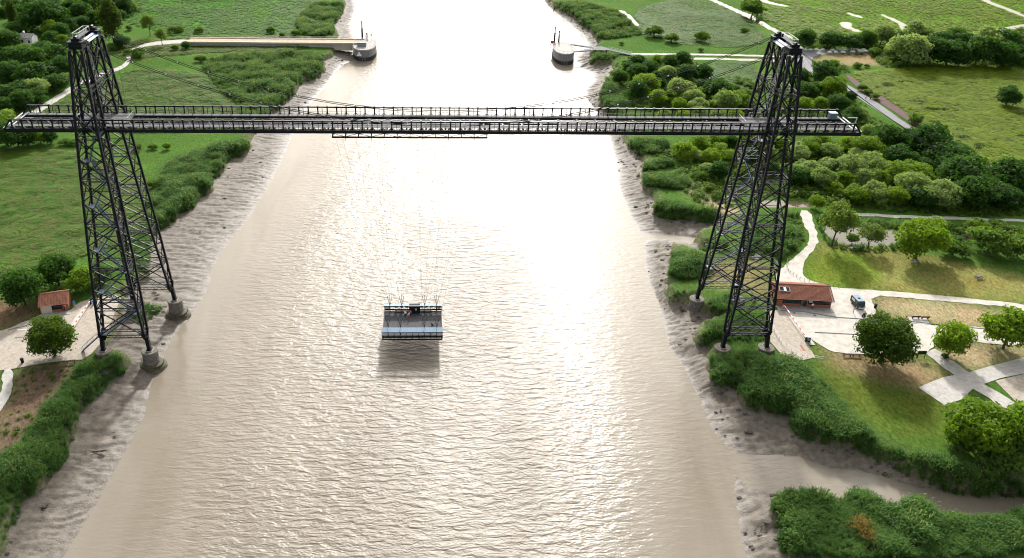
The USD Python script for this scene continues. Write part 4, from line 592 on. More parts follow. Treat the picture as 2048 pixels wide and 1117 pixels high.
def tower(sx):
    side = 'left' if sx < 0 else 'right'
    t = thing('bridge_tower', f'tall black lattice tower of the transporter bridge on the {side} bank', 'bridge tower', (70*sx, 0, 0))
    for sy in (-1, 1):
        for ax in (-1, 1):
            y, hx, dy = pyl(4.75, sy); y1, hx1, d1 = pyl(7.9, sy)
            part(t, 'foot', cat(bx((ax*hx, y, 4.85), (1.25, 1.25, .22)), bar((ax*hx, y, 4.9), (ax*hx1, y1, 8.3), .80, .78), bar((ax*hx1*.99, y1, 7.4), (ax*hx1*.80, y1, 9.3), .12, 1.3), bar((ax*hx1, y1, 7.2), (ax*hx1, y1-1.3, 9.6), .6, .16), bar((ax*hx1, y1, 7.2), (ax*hx1, y1+1.3, 9.6), .6, .16)), IRON)
            for ay in (-1, 1):
                pts = [np.array([ax*hx1, y1+ay*.35, 7.9])]+[corner(z, sy, ax, ay) for z in RINGS]
                part(t, 'leg', cat(*[bar(a, b+(b-a)*.004, .46, .40) for a, b in zip(pts[:-1], pts[1:])]), IRON)
        for zi, z in enumerate(RINGS):
            c = {(ax, ay): corner(z, sy, ax, ay) for ax in (-1, 1) for ay in (-1, 1)}
            for a, b in (((-1, -1), (1, -1)), ((-1, 1), (1, 1)), ((-1, -1), (-1, 1)), ((1, -1), (1, 1))):
                p, q = c[a], c[b]; hh = .62; ln = np.linalg.norm(q-p); n = max(3, int(ln/.8)); o = np.array([0, 0, hh/2])
                pz = [p+(q-p)*i/n+(o if i % 2 else -o)*.9 for i in range(n+1)]
                part(t, 'ring_beam', cat(bar(p+o, q+o, .26, .10), bar(p-o, q-o, .22, .10), *[bar(u, v, .07) for u, v in zip(pz[:-1], pz[1:])]), IRON)
        for z0, z1 in zip(RINGS[:-1], RINGS[1:]):
            m = 2 if z1-z0 > 8 else 1
            for k in range(m):
                a, b = z0+(z1-z0)*k/m+.25, z0+(z1-z0)*(k+1)/m-.15
                for ay in (-1, 1):
                    for e in (-1, 1): part(t, 'diagonal_brace', bar(corner(a, sy, -e, ay), corner(b, sy, e, ay), .27, .20), IRON)
                mid = (a+b)/2
                for ay in (-1, 1): part(t, 'face_strut', bar(corner(mid, sy, -1, ay), corner(mid, sy, 1, ay), .13, .11), IRON)
                for ax in (-1, 1):
                    for e in (-1, 1): part(t, 'side_brace', bar(corner(a, sy, ax, -e), corner(b, sy, ax, e), .18, .15), IRON)
        # head: riveted saddle box on each pylon
        y, hx, dy = pyl(71.6, sy)
        part(t, 'saddle_box', cat(bx((0, y, 71.7), (2.5, 1.9, 1.3)), bx((0, y, 72.45), (3.0, 2.2, .16)), bx((0, y, 72.8), (1.6, 1.0, .55)), tube((0, y-.4, 73.15), (0, y+.4, 73.15), .32, n=10)), IRON)
    # ties between both pylons above the deck
    for ax in (-1, 1):
        for zz in (63.9, 62.9): part(t, 'portal_beam', bar(corner(zz, -1, ax, -1)+[ax*.06, 0, 0], corner(zz, 1, ax, 1)+[ax*.06, 0, 0], .30, .14), IRON)
        p, q = corner(63.4, -1, ax, -1), corner(63.4, 1, ax, 1); pz = [p+(q-p)*i/14+np.array([ax*.06, 0, .42 if i % 2 else -.42]) for i in range(15)]
        part(t, 'portal_lacing', cat(*[bar(u, v, .10) for u, v in zip(pz[:-1], pz[1:])]), IRON)
        for a, b in ((56.5, 62.8), (64.2, 71.0)):
            for e in (-1, 1): part(t, 'portal_brace', bar(corner(a, -e, ax, e), corner(b, e, ax, -e), .17, .15), IRON)
        part(t, 'top_beam', bar((ax*.95, -4.4, 71.9), (ax*.95, 4.4, 71.9), .25, .4), IRON)
    inn = -sx
    part(t, 'top_walkway', bx((-inn*.55, 0, 72.62), (1.1, 5.6, .08)), PLANK)
    for k in range(4): y = -1.95+1.3*k; part(t, 'saddle_cover', bar((inn*1.0, y, 72.0), (inn*1.0, y+1.16, 72.0), 1.25, .08, hint=(inn*.5, 0, 1)), BLUEGL)
    rr = [(-inn*1.1, -2.9, 73.6), (-inn*1.1, 2.9, 73.6), (-inn*.0, 2.9, 73.6), (-inn*.0, -2.9, 73.6), (-inn*1.1, -2.9, 73.6)]
    part(t, 'top_railing', cat(*[bar(a, b, .09) for a, b in zip(rr[:-1], rr[1:])], *[bar((x, y, 72.6), (x, y, 73.6), .06) for x in (-inn*1.1, 0) for y in (-2.9, -1, 1, 2.9)]), STEEL)
    # zigzag stair in one pylon, open flights between landings
    ss = -1 if sx < 0 else 1; zs = list(np.arange(9.2, 53.9, 4.93)); e = 1 if sx < 0 else -1; prev = None
    for i, z in enumerate(zs):
        y, hx, dy = pyl(z, ss); e = -e; lx = e*(hx-1.0); L = np.array([lx, y, z])
        part(t, 'landing', cat(bx(L, (1.5, 1.9, .10)), bar(L+[e*.7, -.9, 1.05], L+[e*.7, .9, 1.05], .05), bar(L+[e*.7, -.9, 0], L+[e*.7, -.9, 1.05], .05), bar(L+[e*.7, .9, 0], L+[e*.7, .9, 1.05], .05)), IRONB)
        if prev is not None: part(t, 'stair_flight', stair(prev+[np.sign(L[0]-prev[0])*.6, .45*(-1)**i, .05], L-[np.sign(L[0]-prev[0])*.6, -.45*(-1)**i, .05]), IRONB)
        else: part(t, 'stair_flight', stair((sx*10.0, ss*(9.9 if sx < 0 else 10.6), 4.1), (lx+(-.7 if lx < 0 else .7), y, z-.05)), IRONB)
        prev = L
    a, b = np.array([.35*sx, 5.2, 55.2]), np.array([.1*sx, -.3, 72.4]); u = np.array([1, 0, 0])
    part(t, 'caged_ladder', cat(*[bar(a+u*k, b+u*k, .07) for k in (-.32, .32)], *[bar(a+(b-a)*j/46-u*.32, a+(b-a)*j/46+u*.32, .05) for j in range(47)], *[bar(a+(b-a)*j/9+u*k+[0, -.5, .3], a+(b-a)*j/9-u*k+[0, -.5, .3], .04) for j in range(2, 9) for k in (.35,)], *[bar(a+(b-a)*.2+u*k+[0, -.5, .3], b+u*k+[0, -.5, .3], .05) for k in (-.35, .35)]), STEEL)
    return t
for sx in (-1, 1): tower(sx)
PIERL = {(-1, -1, -1): 'outer near', (-1, 1, -1): 'river-side near', (-1, -1, 1): 'landward far', (-1, 1, 1): 'river-side far', (1, -1, -1): 'river-side near', (1, 1, -1): 'landward near', (1, -1, 1): 'river-side far', (1, 1, 1): 'landward far'}
for (sx, ax, sy), w in PIERL.items():
    wet = sx < 0 and ax > 0; p = thing('masonry_pier', f'round stone pier under the {w} foot of the {"left" if sx < 0 else "right"} tower'.replace('outer near', 'landward near')+(' on a weedy base' if wet else ''), 'pier', (70*sx+ax*5.08, 10.54*sy, 0))
    lo = -1.0 if wet else .2
    rg = np.random.default_rng(int(500+sx*7+ax*3+sy)); cs = []
    zc = np.linspace(lo, 4.25, 8 if wet else 6)
    for ci, (za, zb) in enumerate(zip(zc[:-1], zc[1:])):   # squared stone courses round a core
        nb = 15; off = rg.uniform(0, 1)
        for k in range(nb):
            t0, t1 = (k+off+.03)*2*math.pi/nb, (k+1+off-.03)*2*math.pi/nb; r1 = 1.70+.22*(1-(za-lo)/(4.25-lo))**2+rg.uniform(-.05, .05); tt = np.linspace(t0, t1, 4)
            v = np.array([[rad*math.cos(q), rad*math.sin(q), z] for q in tt for rad in (r1-.35, r1) for z in (za+.02, zb-.02)]); f = []
            for q in range(3): o = q*4; f += [[o+2, o+6, o+7], [o+2, o+7, o+3], [o+1, o+3, o+7], [o+1, o+7, o+5], [o, o+4, o+6], [o, o+6, o+2]]
            f += [[0, 2, 3], [0, 3, 1], [12, 13, 15], [12, 15, 14]]; cs.append((v, np.array(f)))
    part(p, 'core', lathe([(1.55, lo), (1.55, 4.25)], 20), ALGAE); part(p, 'stone_courses', cat(*cs), STONE)
    part(p, 'cap', lathe([(1.70, 4.24), (1.84, 4.30), (1.84, 4.56), (1.70, 4.66)], 30), STONE)
    part(p, 'bearing_block', bx((0, 0, 4.72), (1.5, 1.5, .16)), STONEP)
    if wet:
        rg = np.random.default_rng(int(70+sy)); m = trimesh.creation.icosphere(subdivisions=3); v = np.array(m.vertices); rr = 1+.16*(meshkit.fbm(v*2.3+5*sy, 3, 3)-.5)*2
        part(p, 'footing', (v*rr[:, None]*[3.3, 3.3, 1.4]+[0, 0, -.2], np.array(m.faces)), ALGAE, smooth=40)
        part(p, 'plinth', lathe([(2.9, .1), (2.85, .75), (2.55, .85), (2.5, 1.35), (2.2, 1.45), (2.0, 1.55)], 28), ALGAE)
        wv = np.array([[math.cos(a)*rad, math.sin(a)*rad, 1.05+rg.uniform(-.03, .25)] for a in np.linspace(-1.2, .7, 34) for rad in (2.02+rg.uniform(0, .15), 2.4+rg.uniform(-.1, .2))])
        part(p, 'weed_fringe', leaf_cards(np.repeat(wv, 3, 0)+rg.normal(0, .07, (len(wv)*3, 3)), np.tile([0, 0, 1.], (len(wv)*3, 1)), .16, rg), WEED)

# ---------------------------------------------------------------- deck hung between the towers
dk = thing('bridge_deck', 'long black girder deck spanning the river high between both towers', 'bridge deck', (0, 0, 54))
for sy in (-1, 1):
    y = sy*DY
    part(dk, 'bottom_chord', cat(bx((0, y, .36), (2*DX, .46, .62)), bx((0, y, .69), (2*DX, .62, .04)), bx((0, y, .02), (2*DX, .62, .04))), IRON)
    part(dk, 'top_chord', cat(bx((0, y, 2.50), (2*DX-2.7, .34, .22)), bx((0, y, 2.63), (2*DX-2.7, .46, .04))), IRON)
    for i, x in enumerate(np.arange(-86, 86.1, 2.0)):
        part(dk, 'post', cat(bx((x, y, 1.55), (.25, .28, 1.70)), bar((x-.62, y, .72), (x, y, 1.30), .22, .06), bar((x+.62, y, .72), (x, y, 1.30), .22, .06), bx((x, y, 2.70), (.34, .56, .10)), bx((x, y-sy*.16, .80), (.5, .10, .22))), IRON)
    for x in np.arange(-85, 85.1, 4.0): part(dk, 'slender_post', bx((x, y-sy*.62, 1.55), (.11, .11, 2.1)), IRON)
    for sx in (-1, 1): part(dk, 'end_raker', bar((sx*DX, y, .5), (sx*(DX-1.6), y, 2.5), .34, .28), IRON)
    part(dk, 'walkway', bx((0, sy*3.32 if sy > 0 else -3.3, 1.02), (2*DX-1.6, 1.05 if sy > 0 else 1.2, .07)), PLANK)
    part(dk, 'walkway_stringer', cat(bx((0, 2.72*sy if sy > 0 else -2.2, .78), (2*DX-1.6, .16, .42))), IRON)
    yy = 2.75 if sy > 0 else -2.3
    for x in np.arange(-84, 84.1, 4.0): part(dk, 'railing_post', bx((x, yy, 1.55), (.06, .06, 1.05)), IRON)
    part(dk, 'handrail', cat(bx((0, yy, 2.08), (2*DX-4, .045, .045)), bx((0, yy, 1.6), (2*DX-4, .03, .03))), IRON)
    for yr in (.55, 1.45): part(dk, 'trolley_rail', cat(bx((0, sy*yr, .62), (2*DX-1, .16, .34)), bx((0, sy*yr, .81), (2*DX-1, .22, .04))), IRON)
xs = np.arange(-87, 87.1, 4.0)
for x in list(xs)+[DX]:
    x = float(np.clip(x, -DX+.15, DX-.15)); part(dk, 'cross_beam', cat(bx((x, 0, .50), (.18, 2*DY-.5, .44)), bx((x, 0, .74), (.34, 2*DY-.5, .04))), IRON)
    if abs(x) < 86: part(dk, 'knee_plate', cat(bar((x, -DY+.3, 2.3), (x, -2.5, .9), .10, .22)), STEEL)
for a, b in zip(xs[:-1], xs[1:]):
    for e in (-1, 1): part(dk, 'wind_brace', bar((a, -e*DY*.93, .30), (b, e*DY*.93, .30), .13, .11), IRON)
for sx in (-1, 1):
    part(dk, 'end_beam', cat(bx((sx*(DX-.1), 0, .86), (.30, 2*DY+.3, .12)), bx((sx*(DX-1.5), 0, 1.16), (.26, 2*DY-.6, .10))), STEEL)
    part(dk, 'tower_platform', bx((sx*69.2, .4, 1.10), (10.5, 4.6, .08)), PLANK)
    part(dk, 'platform_railing', cat(*[bar((sx*69.2+k*5.2, -1.8, 2.1), (sx*69.2+k*5.2, 2.6, 2.1), .05) for k in (-1, 1)], *[bx((sx*69.2+k*5.2, yv, 1.6), (.05, .05, 1.0)) for k in (-1, 1) for yv in (-1.8, -.3, 1.1, 2.6)]), STEEL)
cb = thing('machine_cabinet', 'small grey metal cabinet on the right end of the deck', 'cabinet', (84.6, 3.0, 55.1)); part(cb, 'cabinet_body', bx((0, 0, .65), (1.5, 1.2, 1.3)), mat('cabinet_grey', (.10, .16, .19), .5)); part(cb, 'lid', bx((0, 0, 1.34), (1.65, 1.35, .07)), STEEL)
g_ = thing('gantry_arm', 'slim metal gantry bracket rising at the right deck end', 'bracket', (86.2, -3.6, 55.0)); part(g_, 'mast', bar((0, 0, 0), (.4, 0, 2.6), .14), STEEL); part(g_, 'arm', bar((.46, 0, 2.6), (-1.6, 0, 2.6), .14), STEEL)
# hanging inspection platforms under the deck beside the towers
for sx in (-1, 1):
    q = thing('inspection_platform', f'narrow hanging platform under the deck outside the {"left" if sx < 0 else "right"} tower', 'platform', (sx*77, 3.6, 51.6)); part(q, 'floor', bx((0, 0, 0), (8, .9, .10)), PLANK)
    for k in (-3.6, 0, 3.6): part(q, 'hanger', bx((k, 0, 1.22), (.07, .07, 2.34)), IRON)
# ---------------------------------------------------------------- trolley under the deck, and the cables
GX = -6.32
tl = thing('trolley', 'long lattice trolley frame running under the middle of the deck', 'trolley', (GX, 0, 52.95))
for sy in (-1, 1):
    y = sy*3.9; part(tl, 'chord', bx((0, y, 0), (32, .34, .26)), IRON); part(tl, 'chord', bx((0, y, .88), (32, .22, .10)), IRON)
    for i, x in enumerate(np.linspace(-15.9, 15.9, 13)):
        part(tl, 'post', bx((x, y, .48), (.14, .14, .74)), IRON)
        if i < 12: x2 = x+31.8/12; part(tl, 'lacing', bar((x, y, .1 if i % 2 else .82), (x2, y, .82 if i % 2 else .1), .08), IRON)
        part(tl, 'wheel', tube((x, y-sy*.5-.09, .98), (x, y-sy*.5+.09, .98), .24, n=10), IRON)
        if i % 2: part(tl, 'cable_anchor', cat(bx((x, y, -.32), (.10, .10, .44)), tube((x, y, -.9), (x, y, -.5), .035, n=5)), IRON)
for x in np.linspace(-15.9, 15.9, 13): part(tl, 'cross_tie', bx((x, 0, -.02), (.16, 7.5, .16)), IRON)
def cable_pts(sy, dz): return [(x, sy*4.25, 55.75+dz+(72.9-55.75)*(x/70)**2) for x in np.linspace(-70, 70, 57)]
for sy in (-1, 1):
    c = thing('suspension_cable', f'{"near" if sy < 0 else "far"} pair of steel suspension cables sagging from tower to tower along the deck', 'cable', (0, 0, 0))
    for dz in (-.14, .14): part(c, 'wire', line([(x, y+dz*.6, z+dz) for x, y, z in cable_pts(sy, 0)], .075), IRON)
    for x in np.arange(-66, 66.1, 6.0):
        z = 55.75+(72.9-55.75)*(x/70)**2; part(c, 'clamp', bx((x, sy*4.25, z), (.16, .16, .42)), STEEL)
        if z > 57.3: part(c, 'hanger', tube((x, sy*4.25, 56.6), (x, sy*4.25, z-.2), .014, n=4), IRON)
    for sx in (-1, 1):
        s = thing('stay_cable', f'fan of thin stays from the {"near" if sy < 0 else "far"} head of the {"left" if sx < 0 else "right"} tower down to the deck', 'cable', (70*sx, 4.25*sy, 72.4))
        for k, dx in enumerate((9, 16, 24, 32, 41)): part(s, 'stay_wire', tube((-.9*sx, 0, 0), (-dx*sx, .05*sy, -15.7), .014, n=4), IRON)
        for k, dx in enumerate((9, 15)): part(s, 'stay_wire', tube((.9*sx, 0, 0), (dx*sx, .05*sy, -15.7), .014, n=4), IRON)
    for sx in (-1, 1):
        a = thing('anchor_cable', f'heavy back stay from the {"near" if sy < 0 else "far"} head of the {"left" if sx < 0 else "right"} tower to the land', 'cable', (70*sx, 4.25*sy, 72.6))
        e = np.array([sx*120., 62.+6*sy, -68.7]); part(a, 'wire', line([e*t-np.array([0, 0, 5.0*4*t*(1-t)*.5]) for t in np.linspace(.01, 1, 14)], .055), IRON)
        part(a, 'anchor_block', prism(Polygon([(e[0]-2, e[1]-1.5), (e[0]+2, e[1]-1.5), (e[0]+2, e[1]+1.5), (e[0]-2, e[1]+1.5)]).buffer(.3), e[2]-.6, e[2]+.7), CONC)
# ---------------------------------------------------------------- the gondola
gd = thing('gondola', 'hanging ferry platform with two blue-grey zinc awnings over the river', 'gondola', (GX, .33, 3.93))
part(gd, 'floor', bx((0, 0, .06), (13.8, 11.2, .12)), DECKW)
for i in range(28): part(gd, 'plank', bx((0, -5.5+i*.4+.1, .145), (13.7, .37, .05)), DECKW)
part(gd, 'underframe', cat(*[bx((x, 0, -.2), (.22, 11.6, .36)) for x in np.linspace(-6.8, 6.8, 9)], *[bx((0, y, -.18), (13.9, .24, .32)) for y in (-5.85, -3, 0, 3, 5.85)]), IRON)
for sy in (-1, 1):
    Y0_, Y1_ = sy*6.05, sy*4.6; n = 56
    for i in range(14):   # zinc sheets with standing seams
        xa = -7.1+14.2*i/14; xc = xa+14.2/28
        part(gd, 'roof_sheet', cat(bar((xc, Y0_, 1.9), (xc, Y1_, 2.25), 1.0, .03), *[bar((xa+d, Y0_, 1.935), (xa+d, Y1_, 2.285), .05, .06) for d in (.04, .54)]), BLUEROOF)
    part(gd, 'eave_beam', cat(bx((0, Y0_, 1.80), (14.2, .10, .14)), bx((0, Y1_, 2.14), (14.2, .10, .14))), IRON)
    for x in np.linspace(-7, 7, 11):
        part(gd, 'post', bx((x, sy*5.9, .85), (.11, .11, 1.9)), IRON)
    part(gd, 'lattice_rail', cat(bx((0, sy*5.9, 1.0), (14, .05, .07)), bx((0, sy*5.9, .25), (14, .05, .07)), *[bar((x, sy*5.9, .25), (x+1.4, sy*5.9, 1.0), .04) for x in np.linspace(-7, 5.6, 10)], *[bar((x+1.4, sy*5.9, .25), (x, sy*5.9, 1.0), .04) for x in np.linspace(-7, 5.6, 10)]), IRON)
    part(gd, 'back_panel', bx((0, sy*5.78, .50), (13.9, .03, .34)), DARK)
    part(gd, 'bench', cat(bx((0, sy*5.4, .55), (11.0 if sy < 0 else 9.0, .5, .06)), *[bx((x, sy*5.4, .33), (.08, .4, .4)) for x in np.linspace(-4.2, 4.2, 6)]), WOODB)
    for x in (-5.6, -2.75, 2.8, 5.7):
        A = np.array([x, sy*4.6, .2]); part(gd, 'hanger_post', bar(A, A+[0, 0, 2.2], .12), IRON)
        tips = [A+np.array([dx, dy*sy, 4.7]) for dx, dy in ((-.55, 0), (.55, 0), (0, .5))]
        part(gd, 'hanger_fork', cat(*[bar(A+[0, 0, 2.2], q, .08) for q in tips], *[bx(q, (.12, .12, .3)) for q in tips]), IRON)
        for dx, q in zip((-4.2, 4.2, 0), tips): part(gd, 'cable', tube(q, (x*2.0+dx, sy*3.6, 48.8), .011, n=4), IRON)
for sx in (-1, 1):
    part(gd, 'end_gate', cat(*[bar((sx*6.95, -5.8, z), (sx*6.95, 5.8, z), .06) for z in (.55, 1.15)], *[bx((sx*6.95, y, .65), (.06, .06, 1.1)) for y in np.linspace(-5.8, 5.8, 9)]), RED if sx > 0 else IRON)
cbx = .35
part(gd, 'control_cab', cat(bx((cbx, 5.1, 1.15), (2.6, 1.5, 2.1)), bx((cbx, 4.4, 2.0), (2.7, .25, .5))), DARK)
part(gd, 'cab_notice', bx((cbx+.35, 4.33, 1.5), (.34, .02, .62)), mat('pale_blue_notice', (.45, .62, .75), .6))
part(gd, 'notice_board', bx((-6.25, 5.3, 1.45), (1.25, .05, .85)), RENDER)
part(gd, 'lifebuoy_board', bx((6.2, 5.3, 1.5), (1.15, .05, .80)), WHITE)
tor = trimesh.creation.torus(.27, .08, major_sections=20, minor_sections=8); tor.apply_transform(trimesh.transformations.rotation_matrix(math.pi/2, [1, 0, 0])); tor.apply_translation([6.2, 5.2, 1.5])
part(gd, 'lifebuoy', tor, RED); part(gd, 'red_lamp', bx((6.75, 5.0, 1.6), (.14, .14, .35)), RED)
for x in np.linspace(-5.5, 5.5, 10): part(gd, 'poster', bx((x+.2, 5.76, 1.35), (.75, .03, .5)), mat('poster_%d' % int(x*10+100), tuple(RNG.uniform(.2, .6, 3)), .7)) if abs(x-cbx) > 1.4 and abs(x) < 5.4 else None
# ---------------------------------------------------------------- river structures: jetty, piers, sluice
def oval(cx, cy, a, b, n=40, p=2.3): t = np.arange(n)*2*math.pi/n; return Polygon(np.c_[cx+a*np.sign(np.cos(t))*np.abs(np.cos(t))**(2/p), cy+b*np.sign(np.sin(t))*np.abs(np.sin(t))**(2/p)])
CLAD = mat('grey_cladding', (.22, .23, .23), .8, var=.25, scale=1.5); TIMB = mat('wet_timber', (.035, .028, .02), .8, var=.4, scale=2.)
def river_pier(name, label, cx, cy, a, b, top):
    p = thing(name, label, 'pier', (cx, cy, 0)); o = oval(0, 0, a, b)
    part(p, 'core', prism(o, -1.2, top-.5), CLAD); part(p, 'deck_slab', prism(o.buffer(.35), top-.5, top), CONC)
    c = np.array(o.exterior.coords)[:-1]; L = LineString(list(c)+[c[0]]); n = int(L.length/.75)
    for i in range(n):
        q = L.interpolate(i*L.length/n); d = np.array([q.x/a**2, q.y/b**2]); ang = math.atan2(d[1], d[0])
        part(p, 'cladding_plank', bx((q.x+.12*math.cos(ang), q.y+.12*math.sin(ang), (top+.4)/2+.6), (.20, .60, top-2.2), ang), CLAD); part(p, 'fender_pile', bx((q.x+.16*math.cos(ang), q.y+.16*math.sin(ang), .4), (.34, .42, 2.6), ang), TIMB)
    for i in range(0, n, 3):
        q = L.interpolate(i*L.length/n); part(p, 'rail_post', bx((q.x*.97, q.y*.98, top+.5), (.07, .07, 1.0)), STEEL)
    part(p, 'guard_rail', line([(L.interpolate(i*L.length/40).x*.97, L.interpolate(i*L.length/40).y*.98, top+1.0) for i in range(41)], .05, 4), STEEL)
    return p
lp = river_pier('river_pier', 'rounded pier at the end of the jetty with a white triangle on its front', -34.6, 245.5, 5.4, 11, 5.6)
part(lp, 'triangle_mark', (np.array([[-3.2, -11.25, 2.6], [-.6, -11.45, 2.6], [-1.9, -11.4, 4.9], [-3.2, -11.35, 2.6], [-.6, -11.55, 2.6], [-1.9, -11.5, 4.9]]), np.array([[0, 1, 2], [3, 5, 4]])), WHITE)
part(lp, 'machine_house', cat(bx((-1.0, -4, 6.5), (4.2, 4, 1.8)), bx((-1.0, -4, 7.5), (4.6, 4.4, .2))), CLAD)
rp = river_pier('river_pier', 'oval pale-topped pier standing near the right bank, joined by footbridges', 63.4, 241.0, 4.8, 10.5, 5.6)
j = thing('jetty', 'long pale jetty road reaching out from the left bank to the rounded pier', 'jetty', (-78, 248, 0))
part(j, 'road_deck', bx((0, 0, 5.75), (86, 7.4, .3)), TAN)
for sy in (-1, 1):
    part(j, 'parapet', bx((0, sy*3.85, 5.95), (86, .5, .75)), CREAM); part(j, 'handrail', cat(bx((0, sy*3.85, 7.15), (86, .06, .06)), *[bx((x, sy*3.85, 6.75), (.06, .06, .9)) for x in np.arange(-42, 42, 3.)]), STEEL)
part(j, 'abutment_wall', bx((-16, 0, 3.8), (54, 6.6, 3.6)), CONC)
for a, b in ((11.3, 20), (27.4, 37.5)):
    for sy in (-1, 1): part(j, 'girder', bx(((a+b)/2, sy*2.7, 4.0), (b-a-.02, 1.0, 3.2)), CREAM)
part(j, 'support_block', cat(bx((23.7, 0, 2.6), (7.2, 7.0, 6)), bx((23.7, -3.6, .6), (7.4, 1.2, 3.4))), CONC)
def mooring_post(x, y, hgt, lab):
    p = thing('mooring_post', lab, 'post', (x, y, 5.6)); part(p, 'shaft', tube((0, 0, -3), (0, 0, hgt*.6), .42, n=10), IRON); part(p, 'upper_shaft', tube((0, 0, hgt*.6), (0, 0, hgt), .26, n=10), IRON)
mooring_post(-36.3, 254.0, 9.2, 'tall dark mooring post behind the rounded left pier'); mooring_post(60.6, 253.5, 7.2, 'taller dark post behind the oval right pier'); mooring_post(62.6, 252.2, 5.6, 'shorter dark post behind the oval right pier')
b = thing('beacon', 'white navigation beacon with red lamp on the left pier', 'beacon', (-33.9, 252.5, 5.6)); part(b, 'column', lathe([(.75, 0), (.65, 2.6), (.4, 2.8)], 12), WHITE); part(b, 'lamp', lathe([(.45, 2.8), (.45, 3.3), (.1, 3.6)], 10), RED)
b = thing('beacon', 'small green navigation mark on a pole at the left pier edge', 'beacon', (-31.6, 252.5, 5.6)); part(b, 'pole', tube((0, 0, 0), (0, 0, 2.2), .06), STEEL); part(b, 'green_mark', (np.array([[-.6, 0, 2.9], [.6, 0, 2.9], [0, 0, 2.0], [-.6, .08, 2.9], [.6, .08, 2.9], [0, .08, 2.0]]), np.array([[0, 1, 2], [3, 5, 4], [0, 3, 1], [1, 3, 4], [1, 4, 2], [2, 4, 5], [2, 5, 0], [0, 5, 3]])), mat('green_mark', (.02, .32, .18), .5))
b = thing('gangway', 'red and white gangway tower on the far edge of the oval pier', 'gangway', (58.2, 251, 3.5)); part(b, 'frame', cat(bar((-.9, 3, 0), (.9, -3.5, 2.6), .18), bar((.3, 3, 0), (2.1, -3.5, 2.6), .18), *[bar((-.9+1.8*k/8, 3-6.5*k/8, 2.6*k/8), (.3+1.8*k/8, 3-6.5*k/8, 2.6*k/8), .1) for k in range(9)]), WHITE); part(b, 'red_box', bx((.6, -2.5, 3.2), (1.5, 1.3, 1.4)), RED); part(b, 'red_lamp', bx((-.6, 2.6, 1.1), (.5, .5, .7)), RED)
def footbridge(lab, a, b_, w=1.9):
    a, b_ = np.array(a, float), np.array(b_, float); d = b_-a; d /= np.linalg.norm(d); s = np.cross(d, [0, 0, 1]); s = s/np.linalg.norm(s)*w/2; p = thing('footbridge', lab, 'footbridge', a)
    L = b_-a; part(p, 'walkway_deck', bar((0, 0, 0), L, w, .16), PLANK); part(p, 'beam', bar(np.array([0, 0, -.3]), L+[0, 0, -.3], .5, .4), CLAD)
    for k in (-1, 1): part(p, 'railing', cat(bar(s*k+[0, 0, 1.05], L+s*k+[0, 0, 1.05], .06), bar(s*k+[0, 0, .55], L+s*k+[0, 0, .55], .04), *[bar(s*k+L*t, s*k+L*t+[0, 0, 1.05], .05) for t in np.linspace(0, 1, 9)]), STEEL)
footbridge('far footbridge from oval pier to the timber landing', (67.5, 248.6, 5.5), (78.6, 242.8, 5.4)); footbridge('near footbridge from oval pier to the timber landing', (67.3, 234.6, 5.5), (78.6, 239.0, 5.4)); footbridge('sloping footbridge from the timber landing down to the gravel path', (85.2, 239.6, 5.35), (96.0, 234.8, 4.15), 2.4)
p = thing('landing_stage', 'flat timber landing stage between footbridges above the reeds', 'landing', (81.8, 240.8, 5.3)); part(p, 'platform', prism(Polygon([(-3.6, -2.6), (3.6, -2.9), (4.2, .4), (1.2, 4.2), (-3.4, 3.2)]), 0, .18), PLANK)
for x, y in ((-2.8, -2), (2.8, -2), (3, .5), (-2.6, 2.5), (.8, 3)): part(p, 'pile', tube((x, y, -5), (x, y, 0), .22), TIMB)
p = thing('sluice_wall', 'old stone-sided sluice wall jutting into the muddy inlet', 'wall', (79.8, 42.7, 0)); part(p, 'wall_body', prism(Polygon([(-3.4, -1.2), (-3.0, 1.3), (6, .9), (6, -1.4)]), -.3, 3.0), TIMB); part(p, 'coping', prism(Polygon([(-3.5, .5), (-3.1, 1.5), (6.2, 1.1), (6.2, .1)]), 3.0, 3.3), CONC)
for x in np.arange(-2.6, 6, 1.6): part(p, 'rail_post', bx((x, 1.0-.04*x, 3.8), (.09, .09, 1.0)), PLANK)
part(p, 'rail', bar((-2.8, 1.1, 4.3), (5.8, .77, 4.3), .08), PLANK)
# ---------------------------------------------------------------- buildings
def tile_sheet(w, run, rise, rows, cols):     # courses of curved tiles, local: eave at y=0 z=0, ridge at y=run z=rise
    V, F = [], []; nc = cols*4+1; xs_ = np.linspace(-w/2, w/2, nc); cor = .045*np.abs(np.sin(np.linspace(0, cols*math.pi, nc)))
    nrm = np.array([0, -rise, run])/math.hypot(run, rise)
    for r in range(rows):
        for t, lift in ((r/rows, .07), ((r+1)/rows, 0.)):
            for x, c in zip(xs_, cor): V.append(np.array([x, run*t, rise*t])+nrm*(c+lift))
        b0 = r*2*nc
        for i in range(nc-1): F.append([b0+i, b0+i+1, b0+nc+i+1]); F.append([b0+i, b0+nc+i+1, b0+nc+i])
    return np.array(V), np.array(F)
def gable(x, d0, run, d1, hh, rise, th): # end wall with gable
    pr = Polygon([(d0, 0), (d1, 0), (d1, hh), (run, hh+rise), (d0, hh)]); m = trimesh.creation.extrude_polygon(pr, th, engine='earcut'); v = np.array(m.vertices); return np.c_[v[:, 2]+x-th/2, v[:, 0], v[:, 1]], np.array(m.faces)
kr = thing('ticket_house', 'long brick ticket house with orange tiled roof beside the right tower', 'building', (90.85, 7.4, 4.0), -6.0); W = 13.4
for x in (-W/2+.12, W/2-.12): part(kr, 'gable_wall', gable(x, 0, 3.9, 7.0, 2.35, 1.5, .24), BRICK)
part(kr, 'rear_wall', bx((0, 6.9, 1.17), (W-.5, .2, 2.34)), BRICK); part(kr, 'plinth_step', bx((.3, -1.1, .03), (W+.4, 2.0, .09)), CONC)
